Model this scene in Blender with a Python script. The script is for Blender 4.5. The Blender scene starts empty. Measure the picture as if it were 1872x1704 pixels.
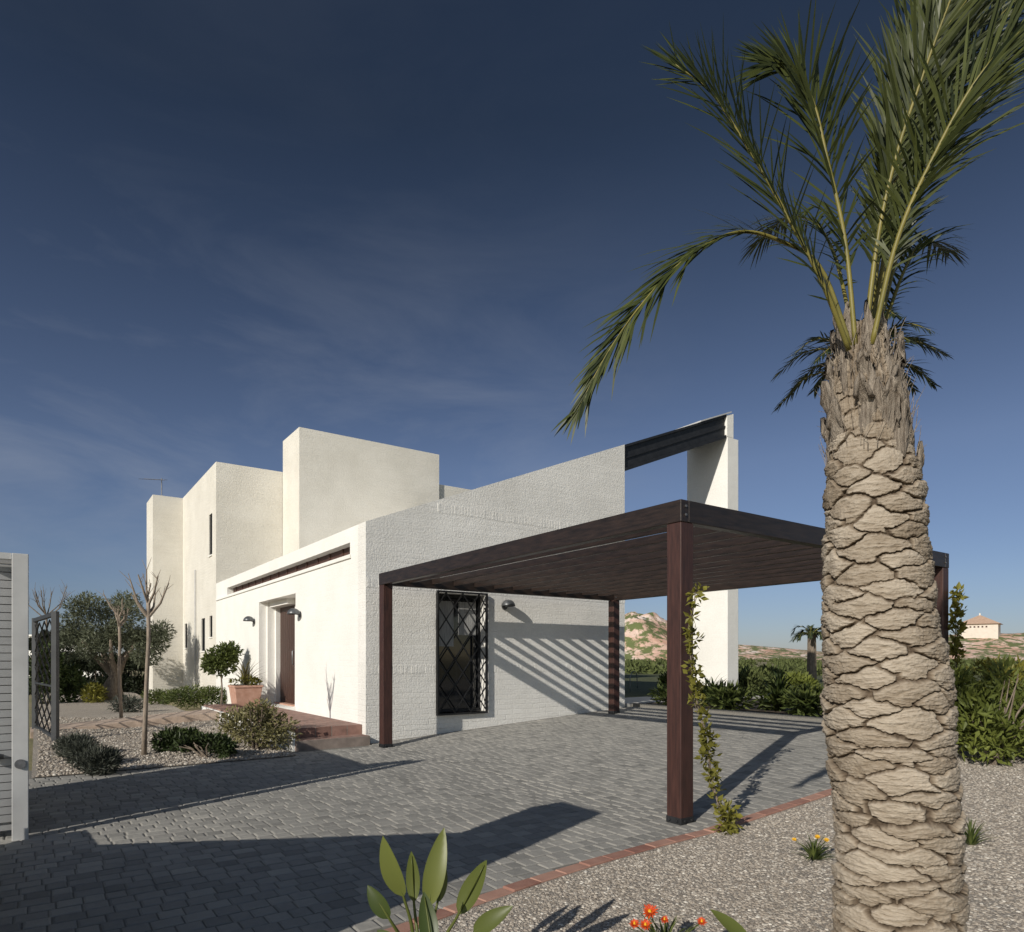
import bpy, math, random
import numpy as np
from mathutils import Vector, Matrix
random.seed(7); rng = np.random.default_rng(7)
S = bpy.context.scene; C = S.collection
F = 1227.0; H = 1.35
O = Vector((1.35, 5.36, 0)); U = Vector((.8165, .5774, 0)); V = Vector((-.5774, .8165, 0))
ANG = math.atan2(.5774, .8165)
SLOPE = .060
def gzs(s): return 0 if s < -.3 else (SLOPE*min(s,6.5) if s > .3 else SLOPE*(s+.3)**2/1.2)
def ST(x, y):
    p = Vector((x,y,0))-O; return p.dot(U), p.dot(V)
def gz(x, y): return gzs(ST(x,y)[0])
def W(s, t, z=0): return Vector((O.x+s*U.x+t*V.x, O.y+s*U.y+t*V.y, z))
def P(px, py, d): return Vector(((px-936)/F*d, d, H+(1203-py)/F*d))
def G(px, d, z=None):
    x = (px-936)/F*d
    return Vector((x, d, gz(x,d) if z is None else z))

# ---------------------------------------------------------------- mesh builder
class MB:
    def __init__(self): self.v=[]; self.f=[]; self.a=[]
    def add(self, vs, fs, var=0.5):
        n=len(self.v); self.v += [tuple(p) for p in vs]
        self.f += [tuple(i+n for i in f) for f in fs]; self.a += [var]*len(fs)
    def box(self, x0,x1,y0,y1,z0,z1, var=.5):
        self.add([(x0,y0,z0),(x1,y0,z0),(x1,y1,z0),(x0,y1,z0),(x0,y0,z1),(x1,y0,z1),(x1,y1,z1),(x0,y1,z1)],
                 [(0,3,2,1),(4,5,6,7),(0,1,5,4),(1,2,6,5),(2,3,7,6),(3,0,4,7)], var)
    def prism(self, poly, a, b, axis='y', var=.5):
        n=len(poly)
        if axis=='y': vs=[(p[0],a,p[1]) for p in poly]+[(p[0],b,p[1]) for p in poly]
        elif axis=='x': vs=[(a,p[0],p[1]) for p in poly]+[(b,p[0],p[1]) for p in poly]
        else: vs=[(p[0],p[1],a) for p in poly]+[(p[0],p[1],b) for p in poly]
        fs=[tuple(range(n)), tuple(range(2*n-1,n-1,-1))]
        fs+=[((i+1)%n, i, n+i, n+(i+1)%n) for i in range(n)]
        self.add(vs,fs,var)
    def tube(self, pts, rad, n=6, var=.5, cap=True):
        pts=[Vector(p) for p in pts]
        if not hasattr(rad,'__len__'): rad=[rad]*len(pts)
        vs=[];fs=[]
        ref=None
        for i,p in enumerate(pts):
            T=(pts[min(i+1,len(pts)-1)]-pts[max(i-1,0)])
            if T.length<1e-9: T=Vector((0,0,1))
            T.normalize()
            if ref is None: ref=Vector((1,0,0)) if abs(T.x)<.8 else Vector((0,1,0))
            A=(ref-T*ref.dot(T)).normalized(); B=T.cross(A); ref=A
            for k in range(n):
                th=2*math.pi*k/n+math.pi/4
                vs.append(p+(A*math.cos(th)+B*math.sin(th))*rad[i])
        for i in range(len(pts)-1):
            for k in range(n):
                fs.append((i*n+k,i*n+(k+1)%n,(i+1)*n+(k+1)%n,(i+1)*n+k))
        if cap:
            fs.append(tuple(range(n-1,-1,-1))); fs.append(tuple((len(pts)-1)*n+k for k in range(n)))
        self.add(vs,fs,var)
    def lathe(self, prof, c=(0,0,0), n=20, var=.5, a0=0, a1=2*math.pi, ax='z'):
        vs=[];fs=[];m=len(prof); full=abs(a1-a0-2*math.pi)<1e-6; q=n if full else n+1
        for k in range(q):
            th=a0+(a1-a0)*k/n
            for r,z in prof: vs.append((c[0]+r*math.cos(th),c[1]+r*math.sin(th),c[2]+z))
        for k in range(n):
            k2=(k+1)%q
            for j in range(m-1): fs.append((k*m+j,k2*m+j,k2*m+j+1,k*m+j+1))
        self.add(vs,fs,var)
    def panel(self, plane, lo, hi, a0,a1,z0,z1, openings=()):
        As=sorted({a0,a1}|{o[0] for o in openings}|{o[1] for o in openings})
        Zs=sorted({z0,z1}|{o[2] for o in openings}|{o[3] for o in openings})
        for i in range(len(As)-1):
            for j in range(len(Zs)-1):
                ca=(As[i]+As[i+1])/2; cz=(Zs[j]+Zs[j+1])/2
                if any(o[0]<ca<o[1] and o[2]<cz<o[3] for o in openings): continue
                if plane=='s': self.box(lo,hi,As[i],As[i+1],Zs[j],Zs[j+1])
                else: self.box(As[i],As[i+1],lo,hi,Zs[j],Zs[j+1])
BASE={}
def link(name, v, f, a, m, parent=None, smooth=False, base=None, vattr=None):
    b = BASE.get(parent.name, Vector((0,0,0))) if parent else (base or Vector((0,0,0)))
    if isinstance(v, np.ndarray): vv=(v-np.array(b)).tolist()
    elif b.length>0: vv=[(p[0]-b.x,p[1]-b.y,p[2]-b.z) for p in v]
    else: vv=v
    me=bpy.data.meshes.new(name); me.from_pydata(vv,[],f)
    if a is not None:
        at=me.attributes.new('var','FLOAT','FACE'); at.data.foreach_set('value', np.asarray(a,dtype=np.float32))
    if vattr is not None:
        at=me.attributes.new('cav','FLOAT','POINT'); at.data.foreach_set('value', np.asarray(vattr,dtype=np.float32))
    if smooth: me.polygons.foreach_set('use_smooth',[True]*len(me.polygons))
    me.materials.append(m); me.update()
    o=bpy.data.objects.new(name,me); C.objects.link(o)
    if parent: o.parent=parent; BASE[o.name]=b
    elif base is not None: o.location=base; BASE[o.name]=Vector(base)
    return o
def obj(name, mb, m, parent=None, smooth=False, base=None, bevel=0, frame=False):
    o=link(name,mb.v,mb.f,mb.a,m,parent,smooth,base)
    if frame: o.location=O; o.rotation_euler=(0,0,ANG)
    if bevel:
        md=o.modifiers.new('bevel','BEVEL'); md.width=bevel; md.segments=2; md.limit_method='ANGLE'
    return o
def thing(name,label,cat,loc=(0,0,0),rz=0,group=None,world=True):
    o=bpy.data.objects.new(name,None); C.objects.link(o); o.location=loc; o.rotation_euler=(0,0,rz)
    o.empty_display_size=.2
    o['label']=label; o['category']=cat
    if group: o['group']=group
    BASE[o.name]=Vector(loc) if world else Vector((0,0,0))
    return o
def tag(o,label,cat,group=None,kind=None):
    o['label']=label; o['category']=cat
    if group: o['group']=group
    if kind: o['kind']=kind
    return o
def struct(o,label=None,cat=None):
    o['kind']='structure'
    o['label']=label or o.name.replace('_',' '); o['category']=cat or o.name.replace('_',' ')
    return o
def copy_tree(root, loc, rz=0, sc=1, label=None):
    def rec(o,par):
        c=o.copy(); C.objects.link(c); c.parent=par
        for ch in o.children: rec(ch,c)
        return c
    r=rec(root,None); r.location=loc; r.rotation_euler=(0,0,rz); r.scale=(sc,sc,sc)
    if label: r['label']=label
    return r

# ---------------------------------------------------------------- materials
def newmat(name):
    m=bpy.data.materials.new(name); m.use_nodes=True; nt=m.node_tree; nt.nodes.clear()
    out=nt.nodes.new('ShaderNodeOutputMaterial'); b=nt.nodes.new('ShaderNodeBsdfPrincipled')
    nt.links.new(b.outputs[0],out.inputs[0]); return m,nt,b,out
def N(nt,t,**kw):
    n=nt.nodes.new(t)
    for k,v in kw.items():
        if hasattr(n,k): setattr(n,k,v)
        else: n.inputs[k.replace('_',' ')].default_value=v
    return n
def ramp(nt,fac,stops):
    r=nt.nodes.new('ShaderNodeValToRGB'); e=r.color_ramp.elements
    while len(e)<len(stops): e.new(.5)
    for i,(p,c) in enumerate(stops): e[i].position=p; e[i].color=(*c,1) if len(c)==3 else c
    nt.links.new(fac,r.inputs[0]); return r
def math_(nt,op,a,b=None,clamp=False):
    n=nt.nodes.new('ShaderNodeMath'); n.operation=op; n.use_clamp=clamp
    for i,x in enumerate((a,b)):
        if x is None: continue
        if hasattr(x,'links') or hasattr(x,'is_linked'): nt.links.new(x,n.inputs[i])
        else: n.inputs[i].default_value=x
    return n.outputs[0]
def noise(nt,vec,scale,detail=4,rough=.55,dist=0):
    n=N(nt,'ShaderNodeTexNoise'); n.inputs['Scale'].default_value=scale; n.inputs['Detail'].default_value=detail
    n.inputs['Roughness'].default_value=rough; n.inputs['Distortion'].default_value=dist
    if vec is not None: nt.links.new(vec,n.inputs['Vector'])
    return n.outputs[0]
def bump(nt,b,h,strength=.5,dist=.01,prev=None):
    n=N(nt,'ShaderNodeBump'); n.inputs['Strength'].default_value=strength; n.inputs['Distance'].default_value=dist
    nt.links.new(h,n.inputs['Height'])
    if prev: nt.links.new(prev,n.inputs['Normal'])
    nt.links.new(n.outputs[0],b.inputs['Normal']); return n.outputs[0]
def texco(nt,scale=None):
    t=N(nt,'ShaderNodeTexCoord').outputs['Object']
    if scale:
        mp=N(nt,'ShaderNodeMapping'); mp.inputs['Scale'].default_value=scale; nt.links.new(t,mp.inputs['Vector']); return mp.outputs[0]
    return t
def mat(name,c1,c2,scale=6,rough=.7,bs=.3,bscale=60,bdist=.004,stretch=None,metal=0,var=0):
    m,nt,b,_=newmat(name); tc=texco(nt,stretch)
    fac=noise(nt,tc,scale,6)
    if var:
        at=N(nt,'ShaderNodeAttribute',attribute_name='var')
        mx=math_(nt,'ADD',math_(nt,'MULTIPLY',fac,1-var),math_(nt,'MULTIPLY',at.outputs['Fac'],var)); fac=mx
    r=ramp(nt,fac,[(.3,c1),(.7,c2)]); nt.links.new(r.outputs[0],b.inputs['Base Color'])
    b.inputs['Roughness'].default_value=rough; b.inputs['Metallic'].default_value=metal
    if bs: bump(nt,b,noise(nt,tc,bscale,4),bs,bdist)
    return m
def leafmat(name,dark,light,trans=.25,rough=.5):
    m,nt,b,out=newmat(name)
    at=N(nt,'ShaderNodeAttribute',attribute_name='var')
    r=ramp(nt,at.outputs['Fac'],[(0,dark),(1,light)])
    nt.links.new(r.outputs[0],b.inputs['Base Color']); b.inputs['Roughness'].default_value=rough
    b.inputs['Specular IOR Level'].default_value=.3
    t=N(nt,'ShaderNodeBsdfTranslucent'); nt.links.new(r.outputs[0],t.inputs[0])
    mx=N(nt,'ShaderNodeMixShader'); mx.inputs[0].default_value=trans
    nt.links.new(b.outputs[0],mx.inputs[1]); nt.links.new(t.outputs[0],mx.inputs[2]); nt.links.new(mx.outputs[0],out.inputs[0])
    return m
def plaster(name,c1,c2,brick=.35,rgh=.5):
    m,nt,b,_=newmat(name); tc=texco(nt)
    sx=N(nt,'ShaderNodeSeparateXYZ'); nt.links.new(tc,sx.inputs[0])
    cb=N(nt,'ShaderNodeCombineXYZ')
    nt.links.new(math_(nt,'ADD',sx.outputs[0],sx.outputs[1]),cb.inputs[0]); nt.links.new(sx.outputs[2],cb.inputs[1])
    nz=N(nt,'ShaderNodeTexNoise'); nz.inputs['Scale'].default_value=3; nt.links.new(tc,nz.inputs['Vector'])
    va=N(nt,'ShaderNodeVectorMath',operation='MULTIPLY_ADD'); nt.links.new(nz.outputs['Color'],va.inputs[0]); va.inputs[1].default_value=(.06,.04,0); nt.links.new(cb.outputs[0],va.inputs[2])
    br=N(nt,'ShaderNodeTexBrick'); nt.links.new(va.outputs[0],br.inputs['Vector'])
    br.inputs['Scale'].default_value=1; br.inputs['Brick Width'].default_value=.31; br.inputs['Row Height'].default_value=.088
    br.inputs['Mortar Size'].default_value=.009; br.inputs['Mortar Smooth'].default_value=.8
    br.inputs['Color1'].default_value=(1,1,1,1); br.inputs['Color2'].default_value=(.75,.75,.75,1); br.inputs['Mortar'].default_value=(0,0,0,1)
    msk=ramp(nt,noise(nt,tc,.9,3),[(.38,(.18,.18,.18)),(.66,(1,1,1))])
    low=ramp(nt,math_(nt,'DIVIDE',sx.outputs[2],3.0),[(.12,(1,1,1)),(.40,(.0,.0,.0))])
    mk=math_(nt,'MAXIMUM',math_(nt,'MULTIPLY',msk.outputs[0],.55),low.outputs[0])
    h1=math_(nt,'MULTIPLY',br.outputs['Color'],mk)
    n1=bump(nt,b,h1,brick,.010)
    jw=N(nt,'ShaderNodeMapping'); jw.inputs['Scale'].default_value=(.25,.25,3.2); nt.links.new(tc,jw.inputs[0])
    n1=bump(nt,b,noise(nt,jw.outputs[0],2.0,4,.6,.3),rgh*.32,.05,n1)
    n2=bump(nt,b,noise(nt,tc,30,6,.68),rgh,.020,n1)
    bump(nt,b,noise(nt,tc,6,3),.16,.03,n2)
    f=math_(nt,'ADD',math_(nt,'MULTIPLY',noise(nt,tc,1.2,5),.6),math_(nt,'MULTIPLY',noise(nt,tc,26,4),.4))
    r=ramp(nt,f,[(.34,c1),(.66,c2)]); nt.links.new(r.outputs[0],b.inputs['Base Color'])
    b.inputs['Roughness'].default_value=.85; b.inputs['Specular IOR Level'].default_value=.2
    return m

M={}
M['white']=plaster('white_plaster',(.76,.745,.70),(.86,.85,.81),.24,.30)
M['rough']=plaster('rough_plaster',(.69,.675,.635),(.82,.805,.765),.50,.60)
M['cream']=plaster('cream_plaster',(.64,.61,.54),(.76,.73,.66),.60,.60)
M['wood']=mat('stained_timber',(.028,.012,.010),(.070,.029,.022),5,.5,.35,40,.004,(9,9,.9))
M['beam']=mat('dark_timber',(.010,.007,.006),(.032,.021,.016),5,.42,.35,40,.004,(1,8,8))
M['beamv']=mat('dark_timber_lengthwise',(.010,.007,.006),(.034,.021,.016),5,.42,.35,40,.004,(8,1,8))
M['door']=mat('brown_door_wood',(.035,.016,.011),(.07,.032,.022),5,.5,.3,40,.004,(8,8,1))
M['slot']=mat('brown_slot_wood',(.05,.022,.016),(.10,.05,.036),5,.6,.3,40,.004,(8,1,8))
M['iron']=mat('black_iron',(.012,.012,.013),(.03,.03,.032),20,.40,.2,80,.001,metal=.3)
M['steel']=mat('galvanised_steel',(.16,.16,.165),(.30,.30,.31),20,.45,.2,90,.001,metal=.7)
M['lamp']=mat('grey_lamp_metal',(.09,.095,.10),(.15,.155,.16),20,.4,.1,90,.001,metal=.5)
M['darkmetal']=mat('charcoal_metal',(.012,.013,.015),(.028,.029,.032),8,.55,.1,60,.001,metal=.2)
M['whitemetal']=mat('white_painted_metal',(.46,.46,.455),(.57,.57,.56),5,.45,.08,90,.001)
M['louvre']=mat('white_louvre_paint',(.26,.265,.27),(.34,.345,.35),3,.5,.08,90,.001)
M['gategrey']=mat('grey_painted_metal',(.018,.021,.025),(.035,.039,.044),5,.6,.08,90,.001)
M['terracotta']=mat('terracotta_clay',(.42,.23,.16),(.56,.35,.27),9,.8,.3,50,.003)
M['bark']=mat('grey_bark',(.10,.075,.055),(.26,.21,.16),9,.9,.7,50,.008,(4,4,1))
M['palebark']=mat('pale_sapling_bark',(.17,.135,.105),(.33,.27,.21),9,.9,.6,50,.005,(4,4,1))
M['curtain']=mat('white_curtain',(.20,.20,.20),(.42,.42,.41),12,.9,.4,10,.02,(9,9,.4))
M['soil']=mat('dark_soil',(.05,.035,.025),(.12,.09,.065),9,.95,.6,40,.02)
M['pinkwall']=mat('cream_far_wall',(.62,.55,.47),(.70,.63,.55),1,.9,.2,4,.02)

def glass():
    m,nt,b,_=newmat('dark_glass'); b.inputs['Base Color'].default_value=(.012,.014,.017,1); b.inputs['Roughness'].default_value=.06
    b.inputs['Specular IOR Level'].default_value=.7
    bump(nt,b,noise(nt,texco(nt),3,2),.05,.01); return m
M['glass']=glass()
M['darkpane']=mat('dark_pane',(.010,.011,.013),(.018,.019,.022),4,.35,.02,30,.001)

def brickpave(name,c1,c2,mortar,bw,rh,ms,scale=1,bs=.5):
    m,nt,b,_=newmat(name); tc=texco(nt)
    br=N(nt,'ShaderNodeTexBrick'); nt.links.new(tc,br.inputs['Vector'])
    br.inputs['Scale'].default_value=scale; br.inputs['Brick Width'].default_value=bw; br.inputs['Row Height'].default_value=rh
    br.inputs['Mortar Size'].default_value=ms; br.inputs['Mortar Smooth'].default_value=.3
    br.inputs['Color1'].default_value=(*c1,1); br.inputs['Color2'].default_value=(*c2,1); br.inputs['Mortar'].default_value=(*mortar,1)
    nz=ramp(nt,noise(nt,tc,7,6),[(.3,(.65,.65,.65)),(.7,(1.1,1.1,1.1))])
    mx=N(nt,'ShaderNodeMix',data_type='RGBA',blend_type='MULTIPLY'); mx.inputs[0].default_value=1
    nt.links.new(br.outputs['Color'],mx.inputs[6]); nt.links.new(nz.outputs[0],mx.inputs[7]); nt.links.new(mx.outputs[2],b.inputs['Base Color'])
    b.inputs['Roughness'].default_value=.85
    n1=bump(nt,b,math_(nt,'MULTIPLY',br.outputs['Fac'],-1),bs,.01); bump(nt,b,noise(nt,tc,60,4),.3,.004,n1)
    return m
M['redbrick']=brickpave('red_brick_paving',(.25,.14,.11),(.34,.20,.16),(.27,.22,.19),.25,.125,.008)
M['path']=brickpave('pale_pink_path_tiles',(.47,.36,.28),(.52,.41,.33),(.44,.35,.29),.3,.3,.006,1,.25)

def cobble():
    m,nt,b,_=newmat('grey_cobbles'); tc=texco(nt)
    at=N(nt,'ShaderNodeAttribute',attribute_name='var')
    f=math_(nt,'ADD',math_(nt,'MULTIPLY',at.outputs['Fac'],.50),math_(nt,'MULTIPLY',noise(nt,tc,14,6,.65),.28))
    f=math_(nt,'ADD',f,math_(nt,'MULTIPLY',noise(nt,tc,.7,3),.30))
    r=ramp(nt,f,[(.2,(.20,.195,.182)),(.5,(.29,.281,.260)),(.85,(.395,.378,.342))]); nt.links.new(r.outputs[0],b.inputs['Base Color'])
    b.inputs['Roughness'].default_value=.9; b.inputs['Specular IOR Level'].default_value=.12
    n1=bump(nt,b,noise(nt,tc,22,4),.4,.012); bump(nt,b,noise(nt,tc,110,4),.4,.003,n1)
    return m
M['cobble']=cobble()
M['joint']=mat('paving_joint_sand',(.15,.142,.127),(.22,.208,.185),30,.95,.5,120,.004)
def gravel():
    m,nt,b,_=newmat('beige_gravel'); tc=texco(nt)
    v=N(nt,'ShaderNodeTexVoronoi'); v.inputs['Scale'].default_value=115; nt.links.new(tc,v.inputs['Vector'])
    sx=N(nt,'ShaderNodeSeparateColor'); nt.links.new(v.outputs['Color'],sx.inputs[0])
    f=math_(nt,'ADD',math_(nt,'MULTIPLY',sx.outputs[0],.6),math_(nt,'MULTIPLY',noise(nt,tc,1.6,4),.4))
    r=ramp(nt,f,[(.1,(.20,.17,.138)),(.5,(.355,.31,.26)),(.9,(.51,.465,.40))]); nt.links.new(r.outputs[0],b.inputs['Base Color'])
    n1=bump(nt,b,math_(nt,'MULTIPLY',v.outputs['Distance'],-1),.8,.012); b.inputs['Roughness'].default_value=.9
    return m
M['gravel']=gravel()
def pebblem():
    m,nt,b,_=newmat('pebble_stone'); at=N(nt,'ShaderNodeAttribute',attribute_name='var')
    r=ramp(nt,at.outputs['Fac'],[(0,(.19,.16,.13)),(.4,(.34,.295,.245)),(.75,(.45,.405,.345)),(1,(.64,.60,.53))])
    nt.links.new(r.outputs[0],b.inputs['Base Color']); b.inputs['Roughness'].default_value=.85; return m
M['pebble']=pebblem()
M['ground']=mat('dry_scrub_ground',(.14,.15,.055),(.33,.26,.165),.25,.95,.5,4,.1)
M['lawn']=mat('lawn_grass',(.06,.075,.025),(.12,.125,.05),2,.95,.8,60,.03)
def hillm():
    m,nt,b,_=newmat('hill_earth'); tc=texco(nt)
    r1=ramp(nt,noise(nt,tc,.10,6,.6),[(.36,(.60,.35,.25)),(.50,(.70,.48,.38)),(.66,(.80,.71,.64))])
    mk=ramp(nt,noise(nt,tc,.32,5,.65),[(.46,(0,0,0)),(.53,(1,1,1))])
    mx=N(nt,'ShaderNodeMix',data_type='RGBA'); nt.links.new(mk.outputs[0],mx.inputs[0])
    nt.links.new(r1.outputs[0],mx.inputs[6]); mx.inputs[7].default_value=(.14,.165,.06,1)
    nt.links.new(mx.outputs[2],b.inputs['Base Color']); b.inputs['Roughness'].default_value=1
    bump(nt,b,noise(nt,tc,.5,6,.7),.5,1.2); return m
M['hill']=hillm()
def trunkm():
    m,nt,b,_=newmat('palm_trunk_bark'); tc=texco(nt)
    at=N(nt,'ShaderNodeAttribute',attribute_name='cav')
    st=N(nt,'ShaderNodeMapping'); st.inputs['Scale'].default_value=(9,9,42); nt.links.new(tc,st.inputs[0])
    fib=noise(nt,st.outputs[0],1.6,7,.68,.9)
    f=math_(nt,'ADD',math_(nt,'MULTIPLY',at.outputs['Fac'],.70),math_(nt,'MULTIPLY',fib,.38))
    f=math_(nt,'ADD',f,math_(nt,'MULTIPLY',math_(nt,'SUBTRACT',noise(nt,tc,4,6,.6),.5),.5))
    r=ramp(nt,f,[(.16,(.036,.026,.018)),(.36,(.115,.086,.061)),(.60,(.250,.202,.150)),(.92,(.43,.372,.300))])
    nt.links.new(r.outputs[0],b.inputs['Base Color']); b.inputs['Roughness'].default_value=.95; b.inputs['Specular IOR Level'].default_value=.12
    n1=bump(nt,b,fib,.6,.009); bump(nt,b,noise(nt,tc,55,5,.65),.45,.005,n1)
    return m
M['trunk']=trunkm()
M['boot']=mat('dry_leaf_base',(.10,.074,.053),(.42,.36,.29),6,.95,1.0,20,.014,(14,14,1.4))
M['palmleaf']=leafmat('palm_leaflets',(.016,.024,.008),(.085,.10,.027),.18,.42)
M['rachis']=mat('frond_rachis',(.11,.105,.022),(.25,.21,.05),6,.5,.2,40,.002)
M['palmdark']=leafmat('far_palm_leaflets',(.02,.03,.012),(.06,.075,.03),.15)
M['olive']=leafmat('olive_leaves',(.05,.06,.034),(.17,.185,.118),.15)
M['darkleaf']=leafmat('dark_green_leaves',(.014,.024,.008),(.075,.105,.03),.15)
M['midleaf']=leafmat('green_leaves',(.035,.055,.014),(.15,.18,.05),.25)
M['hedgeleaf']=leafmat('hedge_leaves',(.05,.07,.015),(.22,.25,.055),.25)
M['cordyline']=leafmat('cordyline_leaves',(.05,.045,.02),(.20,.17,.07),.25)
M['yellowleaf']=leafmat('yellow_green_leaves',(.08,.08,.015),(.29,.27,.05),.3)
M['lavleaf']=leafmat('lavender_leaves',(.03,.035,.028),(.10,.11,.085),.1)
M['dryleaf']=leafmat('dry_shrub_leaves',(.10,.095,.035),(.32,.29,.14),.2)
M['scrub']=leafmat('scrub_leaves',(.045,.06,.02),(.15,.175,.058),.1,.9)
M['strel']=leafmat('broad_leaf_green',(.035,.06,.015),(.16,.18,.045),.3,.38)
M['petal_o']=leafmat('orange_petals',(.50,.045,.012),(.72,.11,.02),.2)
M['petal_y']=leafmat('yellow_petals',(.75,.40,.02),(.85,.55,.04),.2)
M['cypress']=leafmat('cypress_leaves',(.012,.018,.010),(.045,.056,.028),.08)
M['tile']=mat('roof_tiles',(.44,.29,.20),(.56,.40,.30),2,.9,.4,6,.05)

# ---------------------------------------------------------------- foliage helpers
def unit(a): return a/np.maximum(np.linalg.norm(a,axis=1,keepdims=True),1e-9)
def leaves(name, blobs, n, L, Wd, m, parent=None, seed=1, base=None, up=.3, gap=.0, freq=6, shell=.5, vbias=0):
    r=np.random.default_rng(seed); bl=np.array(blobs,float)
    wt=bl[:,3]*bl[:,4]*bl[:,5]; wt=wt**.7; wt/=wt.sum()
    k=r.choice(len(bl),int(n*1.8),p=wt)
    d=unit(r.normal(size=(len(k),3))); rad=r.random(len(k))**shell
    p=bl[k,:3]+d*rad[:,None]*bl[k,3:6]
    ph=r.random(6)*6
    nz=np.sin(p[:,0]*freq+ph[0]+np.sin(p[:,1]*freq*.7+ph[1])*1.5)+np.sin(p[:,1]*freq*1.1+ph[2]+np.sin(p[:,2]*freq*.8+ph[3])*1.5)+np.sin(p[:,2]*freq*1.2+ph[4])
    keep=nz>gap*2-1.6
    p=p[keep][:n]; d=d[keep][:n]; rad=rad[keep][:n]; nz=nz[keep][:n]; n=len(p)
    dr=unit(d*.8+r.normal(size=(n,3))*.7+np.array([0,0,up]))
    sd=unit(np.cross(dr,r.normal(size=(n,3)))); nm=np.cross(dr,sd)
    l=L*(.6+.8*r.random(n))[:,None]; w=Wd*(.6+.8*r.random(n))[:,None]
    mid=p+dr*l*.45
    v=np.empty((n*4,3)); v[0::4]=p; v[1::4]=mid+sd*w*.5+nm*w*.2; v[2::4]=p+dr*l; v[3::4]=mid-sd*w*.5+nm*w*.2
    i=np.arange(n)*4
    f=np.concatenate([np.stack([i,i+1,i+2],1),np.stack([i,i+2,i+3],1)])
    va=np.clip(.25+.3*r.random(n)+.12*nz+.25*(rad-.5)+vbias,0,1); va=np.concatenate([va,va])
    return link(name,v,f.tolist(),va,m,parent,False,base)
def blade(mb,b,t,width,nrm,bend=0,seg=8,shape='lens',var=.5,fold=.25):
    b=Vector(b);t=Vector(t);ax=t-b;L=ax.length;T=ax.normalized();nrm=Vector(nrm)
    sd=T.cross(nrm).normalized(); up=sd.cross(T).normalized()
    vs=[];fs=[]
    for i in range(seg+1):
        u=i/seg
        if shape=='lens': w=width*.5*max(.02,math.sin(math.pi*min(1,u**.8))**.75)
        else: w=width*.5*max(.03,(1-u)**.6*(.6+.4*min(1,u*5)))
        c=b+ax*u+up*(bend*L*math.sin(math.pi*u)*1.0)
        vs+= [c-sd*w+up*w*fold, c, c+sd*w+up*w*fold]
    for i in range(seg):
        a=i*3; fs+=[(a,a+1,a+4,a+3),(a+1,a+2,a+5,a+4)]
    mb.add(vs,fs,var)
def catmull(pts,n):
    pts=[Vector(p) for p in pts]; P_=[pts[0]*2-pts[1]]+pts+[pts[-1]*2-pts[-2]]
    out=[]; m=len(pts)-1
    for k in range(n+1):
        u=k/n*m; i=min(int(u),m-1); f=u-i
        a,b,c,d=P_[i],P_[i+1],P_[i+2],P_[i+3]
        out.append(.5*((2*b)+(c-a)*f+(2*a-5*b+4*c-d)*f*f+(3*b-a-3*c+d)*f**3))
    return out
def frond(root,pts,hint,Lmax=.34,r0=.016,npair=70,w=.017,start=.14,m='palmleaf',seed=1,ang=35,droop=.25,spread=.35,ragged=0):
    R=random.Random(seed); cv=catmull(pts,40)
    mb=MB(); mb.tube(cv,[r0*(1-.85*(i/40))**1 for i in range(41)],6)
    ra=obj('frond',mb,M['rachis'],root,True)
    lf=MB(); hint=Vector(hint)
    for i in range(npair):
        u=start+(1-start)*i/(npair-1); x=u*40; k=min(int(x),39); c=cv[k].lerp(cv[k+1],x-k)
        T=(cv[min(k+2,40)]-cv[max(k-1,0)]).normalized()
        sd=T.cross(hint).normalized(); nm=sd.cross(T).normalized()
        pu=(u-start)/(1-start)
        L=Lmax*(.35+.65*min(1,pu*4))*(1-.55*max(0,pu-.55)/.45)
        for sg in (-1,1):
            if ragged and R.random()<ragged: continue
            a=math.radians(ang*(1-.35*pu)+R.uniform(-11,11)*(1+ragged*2))
            tw=R.choice((-1,0,1))*spread+R.uniform(-.2,.2)
            dr=(T*math.cos(a)+(sd*sg*math.cos(tw)+nm*math.sin(tw)+nm*.25)*math.sin(a)).normalized()
            l=L*R.uniform(.75,1.12); q=c+Vector((0,0,0)); n2=dr.cross(sd).normalized() if abs(dr.dot(sd))<.98 else nm
            wd=dr.cross(n2).normalized(); vs=[];fs=[]
            for j,(uu,ww) in enumerate(((0,.5),(.35,1),(.7,.7),(1,.04))):
                cc=q+dr*l*uu+Vector((0,0,-droop*l*uu*uu))
                vs+=[cc-wd*w*.5*ww+n2*w*.15*ww,cc+wd*w*.5*ww+n2*w*.15*ww]
            for j in range(3): fs.append((j*2,j*2+1,j*2+3,j*2+2))
            lf.add(vs,fs,min(1,max(0,R.gauss(.5,.26))))
    obj('leaflets',lf,M[m],ra)
    return ra

# ---------------------------------------------------------------- terrain and paving
def gridmesh(fn,nu,nv):
    v=[];f=[]
    for i in range(nu+1):
        for j in range(nv+1): v.append(tuple(fn(i/nu,j/nv)))
    for i in range(nu):
        for j in range(nv):
            a=i*(nv+1)+j; f.append((a,a+nv+1,a+nv+2,a+1))
    return v,f
mb=MB()
rad=[0]+[.8*1.19**i for i in range(50)]
for i,r in enumerate(rad):
    for k in range(96):
        th=2*math.pi*k/96; x=r*math.cos(th);y=r*math.sin(th)+4
        mb.v.append((x,y,gz(x,y)-.06))
for i in range(len(rad)-1):
    for k in range(96):
        mb.f.append((i*96+k,(i+1)*96+k,(i+1)*96+(k+1)%96,i*96+(k+1)%96)); mb.a.append(.5)
struct(obj('ground',mb,M['ground'],smooth=True),'dry sandy ground reaching the horizon','ground')

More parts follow.
